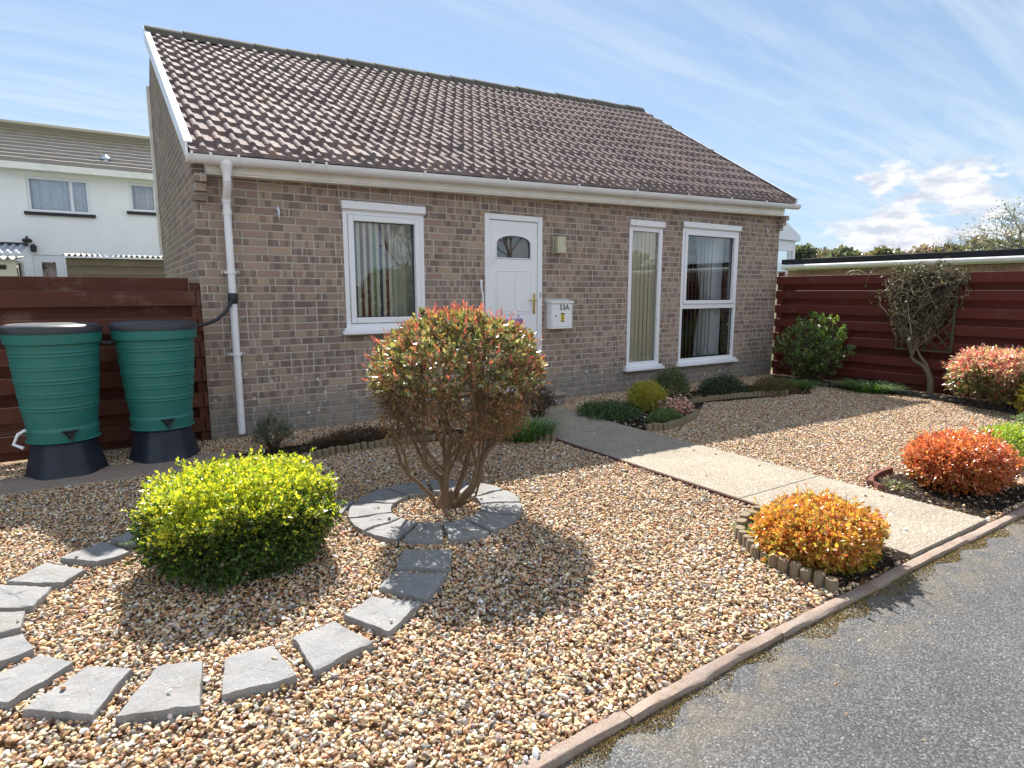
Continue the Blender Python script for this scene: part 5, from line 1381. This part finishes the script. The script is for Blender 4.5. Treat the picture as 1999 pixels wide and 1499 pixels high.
Q = np.concatenate([Q, np.array(sp_)]); zq = np.concatenate([zq, np.full(len(sp_), ZS+.006)])
pebbles('gravel', np.column_stack([Q, zq]), RNG.uniform(.009, .016, len(Q)), 1)
# grit and pebbles strayed on the road
n = 240; x = RNG.uniform(-.5, 7, n); pebbles('gravel', np.column_stack([x, KY-.045*np.maximum(0, 1.55-x)-.06-RNG.exponential(.22, n), np.full(n, -.019)]), RNG.uniform(.003, .008, n), 0)

# ------------------------------------------------------------------ neighbours on the left
NY = 16.0
nh = thing('white_house', 'white rendered two-storey house with a shallow grey tiled roof beyond the left fence', 'house', (-2, NY, 0))
def PY(px, py, y=NY): p = YP(px, py, y); return p[0], p[2]
xr = 2.3; xl = -9.0; ze = 5.02
L = PY(48, 342); Rr = PY(168, 350); Bt = PY(50, 412)
openings = [(L[0], Rr[0]+.05, Bt[1], L[1]), (PY(250, 356)[0], PY(250, 356)[0]+.72, PY(252, 412)[1], PY(250, 356)[1]), (PY(62, 497)[0], PY(124, 497)[0], .1, PY(62, 497)[1])]
def holed(xs0, xs1, z0, z1, ops, y, T, name, m, parent):
    mb = MB(); xs = sorted({xs0, xs1}|{o[0] for o in ops}|{o[1] for o in ops})
    for a, b in zip(xs[:-1], xs[1:]):
        hs_ = sorted([o for o in ops if o[0] <= a+1e-6 and o[1] >= b-1e-6], key=lambda o: o[2]); zc = z0
        for h in hs_+[None]:
            zt_ = z1 if h is None else h[2]
            if zt_ > zc: mb.add([(a, y, zc), (b, y, zc), (b, y, zt_), (a, y, zt_)], [(0, 1, 2, 3)])
            zc = z1 if h is None else h[3]
    for a, b, c, d in ops:
        mb.add([(a, y, c), (a, y+T, c), (a, y+T, d), (a, y, d)], [(0, 1, 2, 3)]); mb.add([(b, y, c), (b, y+T, c), (b, y+T, d), (b, y, d)], [(3, 2, 1, 0)])
        mb.add([(a, y, d), (b, y, d), (b, y+T, d), (a, y+T, d)], [(3, 2, 1, 0)]); mb.add([(a, y, c), (b, y, c), (b, y+T, c), (a, y+T, c)], [(0, 1, 2, 3)])
    mb.add([(xs0, y, z0), (xs0, y+8, z0), (xs0, y+8, z1), (xs0, y, z1)], [(3, 2, 1, 0)]); mb.add([(xs1, y, z0), (xs1, y+8, z0), (xs1, y+8, z1), (xs1, y, z1)], [(0, 1, 2, 3)]); mb.add([(xs0, y+8, z0), (xs1, y+8, z0), (xs1, y+8, z1), (xs0, y+8, z1)], [(3, 2, 1, 0)])
    mb.box(xs0+.1, xs1-.1, y+.6, y+.7, z0, z1)
    return mb.build(name, m, parent)
holed(xl, xr, -.1, ze, openings, NY, .12, 'wall', 'render', nh)
RYN = NY+3.9; zr = PY(140, 254, RYN)[1]
def lap_roof(y0, z0, y1, z1, x0, x1, rows, name, m, parent, th=.05):
    mb = MB()
    for r_ in range(rows):
        ta, tb = r_/rows, min(1, (r_+1.12)/rows)
        ya, yb_ = y0+(y1-y0)*ta, y0+(y1-y0)*tb; za, zb_ = z0+(z1-z0)*ta, z0+(z1-z0)*tb
        n = int((x1-x0)/.32); 
        for i in range(n):
            xa, xb = x0+(x1-x0)*i/n, x0+(x1-x0)*(i+1)/n; j = random.uniform(-.006, .008)
            mb.add([(xa, ya, za+j-.02), (xb, ya, za+j-.02), (xb, ya, za+th+j), (xa, ya, za+th+j), (xb, yb_, zb_+j), (xa, yb_, zb_+j)], [(0, 1, 2, 3), (3, 2, 4, 5)])
    return mb.build(name, m, parent)
lap_roof(NY-.35, ze-.02, RYN, zr, xl-.2, xr+.2, 11, 'roof', 'ntile', nh, .10)
MB().add([(xl-.2, RYN, zr), (xr+.2, RYN, zr), (xr+.2, NY+8.3, ze), (xl-.2, NY+8.3, ze)], [(0, 1, 2, 3)]).add([(xl-.2, RYN-.18, zr-.06), (xr+.2, RYN-.18, zr-.06), (xr+.2, RYN, zr+.09), (xl-.2, RYN, zr+.09), (xl-.2, RYN+.2, zr-.04), (xr+.2, RYN+.2, zr-.04)], [(0, 1, 2, 3), (3, 2, 5, 4)]).build('ridge', 'ntile', nh)
MB().box(xl-.2, xr+.2, NY-.37, NY-.33, ze-.22, ze-.04).box(xl-.2, xr+.2, NY-.33, NY-.001, ze-.22, ze-.18).build('fascia', 'cream_upvc', nh)
def nwin(op, mull, nm, mat_in):
    a, b, c, d = op; mb = MB(); frame_ring(mb, a+.003, b-.003, c+.003, d-.003, .07, NY+.03, NY+.09, 0)
    for mx in mull: mb.box(a+(b-a)*mx-.035, a+(b-a)*mx+.035, NY+.031, NY+.089, c+.07, d-.07)
    o = mb.build('window', 'upvc', nh)
    MB().add([(a, NY+.06, c), (b, NY+.06, c), (b, NY+.06, d), (a, NY+.06, d)], [(0, 1, 2, 3)]).build('pane', 'glass', o)
    MB().box(a-.1, b+.1, NY-.07, NY-.001, c-.09, c-.002).build('sill', 'dark_sill', o)
    mb = MB(); K = 50; v = []
    for zc in (c, d):
        for i in range(K): t = i/(K-1); v.append((a+(b-a)*t, NY+.2+.04*math.sin(t*50)+.03*math.sin(t*17), zc))
    mb.add(v, [(i, i+1, K+i+1, K+i) for i in range(K-1)]); mb.build('curtain', mat_in, o, smooth=True); return o
nwin(openings[0], [.70], 'w', 'net'); nwin(openings[1], [], 'w', 'net')
a, b, c, d = openings[2]; mb = MB(); frame_ring(mb, a+.003, b-.003, c, d-.003, .20, NY+.02, NY+.09, 0); od = mb.build('back_door', 'upvc', nh)
MB().add([(a+.2, NY+.05, c), (b-.2, NY+.05, c), (b-.2, NY+.05, d-.2), (a+.2, NY+.05, d-.2)], [(0, 1, 2, 3)]).build('pane', 'glass', od)
# roof vent, security light and lantern on the house
vx, vz = PY(207, 322, NY+.35); mb = MB(); mb.lathe([(.09, vz-.15), (.085, vz+.16), (.15, vz+.17), (.15, vz+.22), (.04, vz+.32)], 12, (vx, NY+.45)); mb.build('roof_vent', 'steel', nh, smooth=True)
lx, lz = PY(53, 470); MB().box(lx-.10, lx+.12, NY-.22, NY-.03, lz-.05, lz+.05, bev=.03).box(lx-.02, lx+.03, NY-.1, NY-.001, lz-.0, lz+.13, bev=.01).build('security_light', 'dark_sill', nh, smooth=True)
lx, lz = PY(66, 485); MB().lathe([(.04, lz-.1), (.07, lz-.08), (.08, lz+.06), (.03, lz+.12)], 8, (lx, NY-.1)).box(lx-.02, lx+.02, NY-.1, NY-.001, lz+.08, lz+.11).build('lantern', 'dark_sill', nh)
# timber shed with corrugated roof edge
SY = 10.5
a = YP(127, 497, SY); b = YP(303, 498, SY); sh = thing('timber_shed', 'low shed of grey-brown boards with a corrugated roof behind the left fence', 'shed', (a[0], SY, 0))
zt_ = a[2]-.06
for i in range(14):
    z0_ = zt_-.19*(i+1); MB().box(a[0], b[0]+.8, SY-.012+(.006 if i % 2 else 0), SY+.02, z0_+.006, z0_+.188, bev=.004).build('board', 'shedwood', sh)
MB().box(a[0]+.02, b[0]+.78, SY+.021, SY+2.4, -.1, zt_-.02).build('wall', 'shedwood', sh)
def corrugated(x0, x1, y0, y1, z0, z1, amp, per, name, m, parent, axis='x'):
    n = int((x1-x0)/per*8); v = []
    for th in (0, .008):
        for (yy, zz_) in ((y0, z0), (y1, z1)):
            for i in range(n+1): x = x0+(x1-x0)*i/n; v.append((x, yy, zz_+amp*math.sin(2*PI*(x-x0)/per)+th))
    k = n+1; f = [(i, i+1, k+i+1, k+i) for i in range(n)]+[(2*k+i, 3*k+i, 3*k+i+1, 2*k+i+1) for i in range(n)]+[(i, 2*k+i, 2*k+i+1, i+1) for i in range(n)]
    return MB().add(v, f).build(name, m, parent, smooth=False)
corrugated(a[0]-.05, b[0]+.85, SY-.18, SY+2.5, a[2]-.015, a[2]+.12, .028, .106, 'roof', 'corrug', sh)
# cream outbuilding with its corrugated roofs at the far left
OY = 12.0; p = YP(30, 505, OY); ob = thing('outbuilding', 'small cream outbuilding with corrugated roof sheets cut by the left edge', 'outbuilding', (p[0]-1, OY, 0))
MB().box(p[0]-4, p[0], OY, OY+1.6, -.1, p[2]-.02).build('wall', 'cream_render', ob)
q = YP(12, 521, OY-.02); MB().box(q[0]-.18, q[0]+.0, OY-.02, OY-.001, q[2]-.05, q[2]+.05).build('vent', 'darkpost', ob)
corrugated(p[0]-4, p[0]+.06, OY-.12, OY+1.5, p[2], p[2]+.10, .03, .16, 'roof', 'corrug', ob)
p2 = YP(43, 477, OY+1.4); corrugated(p2[0]-4, p2[0], OY+1.0, OY+2.6, p2[2]-.22, p2[2]+.05, .03, .16, 'roof_sheet', 'translucent_sheet', ob)
MB().box(p2[0]-4, p2[0]+.02, OY+2.6, OY+2.64, p2[2]+.02, p2[2]+.12).box(p[0]+.03, p[0]+.07, OY+.1, OY+.4, p[2]-.45, p[2]-.1).build('trim', 'dark_sill', ob)

# ------------------------------------------------------------------ garage and conservatory on the right
GX = 13.9
ga = thing('garage', 'long low brick garage with a black flat roof and cream gutter beyond the right fence', 'garage', (GX, 0, 0))
y1g = XP(1540, 505, GX)[1]
MB().box(GX, GX+6, -12, y1g, -.1, 1.98).build('wall', 'brick_far', ga)
MB().box(GX-.16, GX+6.1, -12.1, y1g+.1, 2.13, 2.25, bev=.01).build('roof', 'felt', ga)
MB().box(GX-.12, GX-.001, -12.05, y1g+.05, 1.985, 2.128, bev=.02).build('fascia', 'cream_upvc', ga)
MB().tube([(GX-.17, -12, 2.06), (GX-.17, y1g+.05, 2.06)], .06, 10).build('gutter', 'cream_upvc', ga, smooth=True)
CYc = 3.6
cs = thing('conservatory', 'narrow white conservatory end showing past the right corner of the bungalow', 'conservatory', (10, CYc, 0))
c0 = YP(1520, 540, CYc); c1_ = YP(1546, 540, CYc); ct = YP(1530, 442, CYc); ce = YP(1549, 460, CYc)
mb = MB(); xa, xb = c0[0]-.5, c1_[0]; zt2 = ce[2]
mb.box(xb-.09, xb, CYc-.05, CYc+.04, -.1, zt2-.08, bev=.01).box(xa, xa+.1, CYc-.05, CYc+.04, -.1, zt2-.08, bev=.01)
mb.box(xa+.1, xb-.09, CYc-.04, CYc+.03, zt2-.42, zt2-.08).box(xa+.1, xb-.09, CYc-.041, CYc+.031, -.1, .5).box(xa+.1, xb-.09, CYc-.04, CYc+.03, 1.9, 1.98).box(xb-.24, xb-.20, CYc-.039, CYc+.03, .5, zt2-.42)
fr = mb.build('frame', 'upvc', cs)
mb = MB(); mb.prism([(0, 0), (1, 0), (1, 1), (0, 1)], 0, 1) if False else None
mb.add([(xa, CYc-.10, zt2+.30), (xb-.5, CYc-.10, zt2+.30), (xb+.12, CYc-.10, zt2-.02), (xb+.12, CYc-.10, zt2-.15), (xa, CYc-.10, zt2-.12), (xa, CYc+2, zt2+.30), (xb-.5, CYc+2, zt2+.30), (xb+.12, CYc+2, zt2-.02), (xb+.12, CYc+2, zt2-.15), (xa, CYc+2, zt2-.12)], [(0, 4, 3, 2, 1), (0, 1, 6, 5), (1, 2, 7, 6), (2, 3, 8, 7)]); mb.build('roof', 'upvc', cs)
MB().add([(xa+.1, CYc, .5), (xb-.09, CYc, .5), (xb-.09, CYc, zt2-.42), (xa+.1, CYc, zt2-.42)], [(0, 1, 2, 3)]).add([(xb-.02, CYc+.05, .5), (xb-.02, CYc+2, .5), (xb-.02, CYc+2, zt2-.2), (xb-.02, CYc+.05, zt2-.2)], [(0, 1, 2, 3)]).build('pane', 'glass', cs)
MB().box(xb-.06, xb, CYc+.045, CYc+2, -.1, .5).box(xb-.06, xb, CYc+1.94, CYc+2, .5, zt2-.15).build('dwarf_wall', 'upvc', cs)
# post and hooped ornament beyond the right fence
pp = XP(1776, 520, 9.7); tag(MB().box(9.66, 9.74, pp[1]-.045, pp[1]+.045, 0, 1.80).box(9.645, 9.755, pp[1]-.06, pp[1]+.06, 1.8005, 1.825).build('garden_post', 'darkpost'), 'dark capped post standing just beyond the right fence', 'post')
op = XP(1670, 533, 9.3); mb = MB()
for r_, w_ in ((.16, 1.0), (.10, 1.0)): mb.tube([(9.3, op[1]-r_*math.cos(PI*k/12)*1.15, 1.64+r_*.85*math.sin(PI*k/12)) for k in range(13)], .009, 6)
mb.box(9.292, 9.308, op[1]-.012, op[1]+.012, 0, 1.80).box(9.293, 9.307, op[1]-.19, op[1]+.19, 1.632, 1.648)
tag(mb.build('hoop_ornament', simple('dull_gold', (.30, .26, .12), .5, .4), smooth=True), 'double metal hoop ornament peeping over the right fence', 'ornament')

# ------------------------------------------------------------------ trees
def bare_tree(name, label, base, h, spread, depth=4, r0=.12, twigm='twig_far', leafc=None, group=None, seed=0, lsz=.12, nl=1):
    rr = np.random.default_rng(seed); t = thing(name, label, 'tree', base, group); trunk = MB(); br = MB(); tips = []
    def grow(p, d, L, r, lev):
        q = [p]; dd = d
        for i in range(3):
            dd = norm(dd+rr.normal(size=3)*.14+np.array([0, 0, .05])); q.append(q[-1]+dd*L/3)
        (trunk if lev == 0 else br).tube(q, [r, r*.88, r*.76, r*.62], 6 if lev < 2 else 3, cap=False)
        if lev >= depth: tips.append(q[-1]); tips.append(q[2]); return
        for k in range(4 if lev < 2 else 3):
            a = rr.uniform(0, 2*PI); side = norm(np.cross(dd, [math.cos(a), math.sin(a), .3])); nd = norm(dd*rr.uniform(.5, 1.0)+side*spread*rr.uniform(.6, 1.1))
            grow(q[-1] if k else q[2], nd, L*rr.uniform(.62, .8), r*.55, lev+1)
    grow(np.array(base, float), np.array([rr.normal()*.05, rr.normal()*.05, 1.0]), h*.30, r0, 0)
    trunk.build('trunk', 'bark_grey', t, smooth=True); br.build('branches', twigm, t)
    if leafc is not None:
        P = np.repeat(np.array(tips), nl, 0); P = P+rr.normal(size=P.shape)*.03*h; D = rr.normal(size=P.shape)
        leaves('crown', P, D, lsz*rr.uniform(.6, 1.3, len(P)), pal(len(P), leafc[0], leafc[1]), 'leaf', t, .6)
    return t
def round_tree(name, label, base, R, h, cols, group=None, seed=1, n=900, leaf=.5):
    t = thing(name, label, 'tree', base, group); c = np.array([base[0], base[1], base[2]+h-R[2]])
    MB().tube([tuple(base), (base[0], base[1], c[2])], [R[0]*.08, R[0]*.04], 6).build('trunk', 'bark_grey', t)
    P, N, _ = shell(n, c, R, .45, -.9, 2.2, .18, 3.5, seed, .4); LP, LD = sprigs(P, N, 3, .9, leaf*.6)
    leaves('crown', LP, LD, leaf*RNG.uniform(.6, 1.4, len(LP)), pal(len(LP), cols), 'leaf', t, .7); return t
def far(px, d):
    r = ray(px, 548); r = np.array([r[0], r[1]]); r /= np.linalg.norm(r); return CAM[:2]+r*d
DG = [(.10, .13, .08), (.14, .16, .10), (.18, .19, .13)]; OG = [(.19, .19, .11), (.23, .21, .13), (.16, .16, .10)]; BG = [(.25, .20, .16), (.21, .18, .135), (.28, .22, .17)]  # leaf tones paled and greyed to paint in the skyline's distance haze
specs = [('dark round evergreen just right of the conservatory roof', 1563, 472, 30, DG), ('olive bushy tree behind the dark round one', 1600, 480, 44, OG), ('green domed tree with a flat left side above the garage', 1640, 480, 34, DG), ('low brown tree clump in the gap after the domed tree', 1675, 487, 36, BG), ('brown bare-looking clump in the middle of the tree line', 1705, 490, 30, BG), ('small round green-brown tree in the middle of the tree line', 1717, 483, 22, OG), ('low olive tree left of the tall bare crown', 1748, 487, 26, OG), ('broad brown-green tree under the tall bare crown', 1800, 481, 46, BG), ('olive tree right of the tall bare crown', 1850, 481, 40, OG), ('bushy grey-green tree at the foot of the large right tree', 1905, 470, 54, OG), ('dark evergreen clump beside the right edge', 1965, 474, 60, DG), ('low dark hedge-like tree between the evergreen and the olive tree', 1580, 488, 30, BG)]
for i, (lab, px, top, wpx, cols) in enumerate(specs):
    d = 85+12*math.sin(i*2.3); b = far(px, d); Hh = 1.43+(548-top)/1194*d; Rw = wpx/2/1194*d
    round_tree('far_tree', lab, (b[0], b[1], -.1), (Rw, Rw, min(Rw*.95, Hh*.48)), Hh, cols, 'trees on the skyline beyond the garage', 60+i, 330, .50)
for i, (lab, px, top, sp) in enumerate([('faint bare tree at the left of the skyline', 1612, 470, .55), ('faint bare tree right of the domed evergreen', 1668, 473, .5), ('bare tree with a fan-shaped crown in the middle of the skyline', 1752, 466, .6), ('taller bare tree with a wide rounded crown on the skyline', 1830, 456, .62), ('bare tree just left of the large right tree', 1890, 458, .6)]):
    b = far(px, 80); Hh = (2.4+(548-top)/1194*80)
    bare_tree('bare_tree', lab, (b[0], b[1], -.1), Hh, sp, 5, .16, group='bare trees on the skyline beyond the garage', seed=5+i)
b = far(2025, 42)
bare_tree('tall_tree', 'large half-bare tree with fine grey-green twigs at the right edge', (b[0], b[1], -.1), 8.3, .62, 5, .17, 'twig_far', ([(.20, .22, .12), (.28, .28, .17), (.13, .15, .08)], [3, 2, 2]), seed=23, lsz=.10, nl=3)

# ------------------------------------------------------------------ across the road, seen only as reflections in the windows
oh = thing('facing_house', 'pale bungalow across the road mirrored in the windows', 'house', (4, -26, 0))
MB().box(-6, 8, -34, -26, -.1, 2.5).build('wall', 'cream_render', oh)
MB().add([(-6.4, -25.6, 2.45), (8.4, -25.6, 2.45), (8.4, -30, 5), (-6.4, -30, 5), (8.4, -34.4, 2.45), (-6.4, -34.4, 2.45)], [(0, 1, 2, 3), (3, 2, 4, 5), (1, 4, 2), (0, 3, 5)]).build('roof', 'tile', oh)
for i, (x, y, h, lab) in enumerate(((12, -21, 7.5, 'bare tree across the road mirrored in the two-part window'), (19, -24, 8.5, 'second bare tree across the road, mirrored in the two-part window'), (-3, -21, 7, 'bare tree across the road left of the pale bungalow'))): bare_tree('street_tree', lab, (x, y, -.1), h, .55, 4, .15, 'twig_dark', (OG, [3, 2, 2]), seed=40+i, lsz=.18, nl=2)
for i, (x, y, R_, h, lab) in enumerate(((15, -19.6, (2.2, 1.6, 1.4), 2.9, 'dark garden bush across the road'), (10.5, -20, (1.8, 1.4, 1.2), 2.4, 'lower dark garden bush across the road'), (22, -19, (2.6, 2, 2), 4.1, 'tall dark garden bush across the road'))): round_tree('garden_bush', lab, (x, y, -.1), R_, h, DG, None, 80+i, 1500, .22)
for o in bpy.data.objects:
    if o.name.split('.')[0] in ('wedge_slab', 'stepping_slab'): o['kind'] = 'thing'
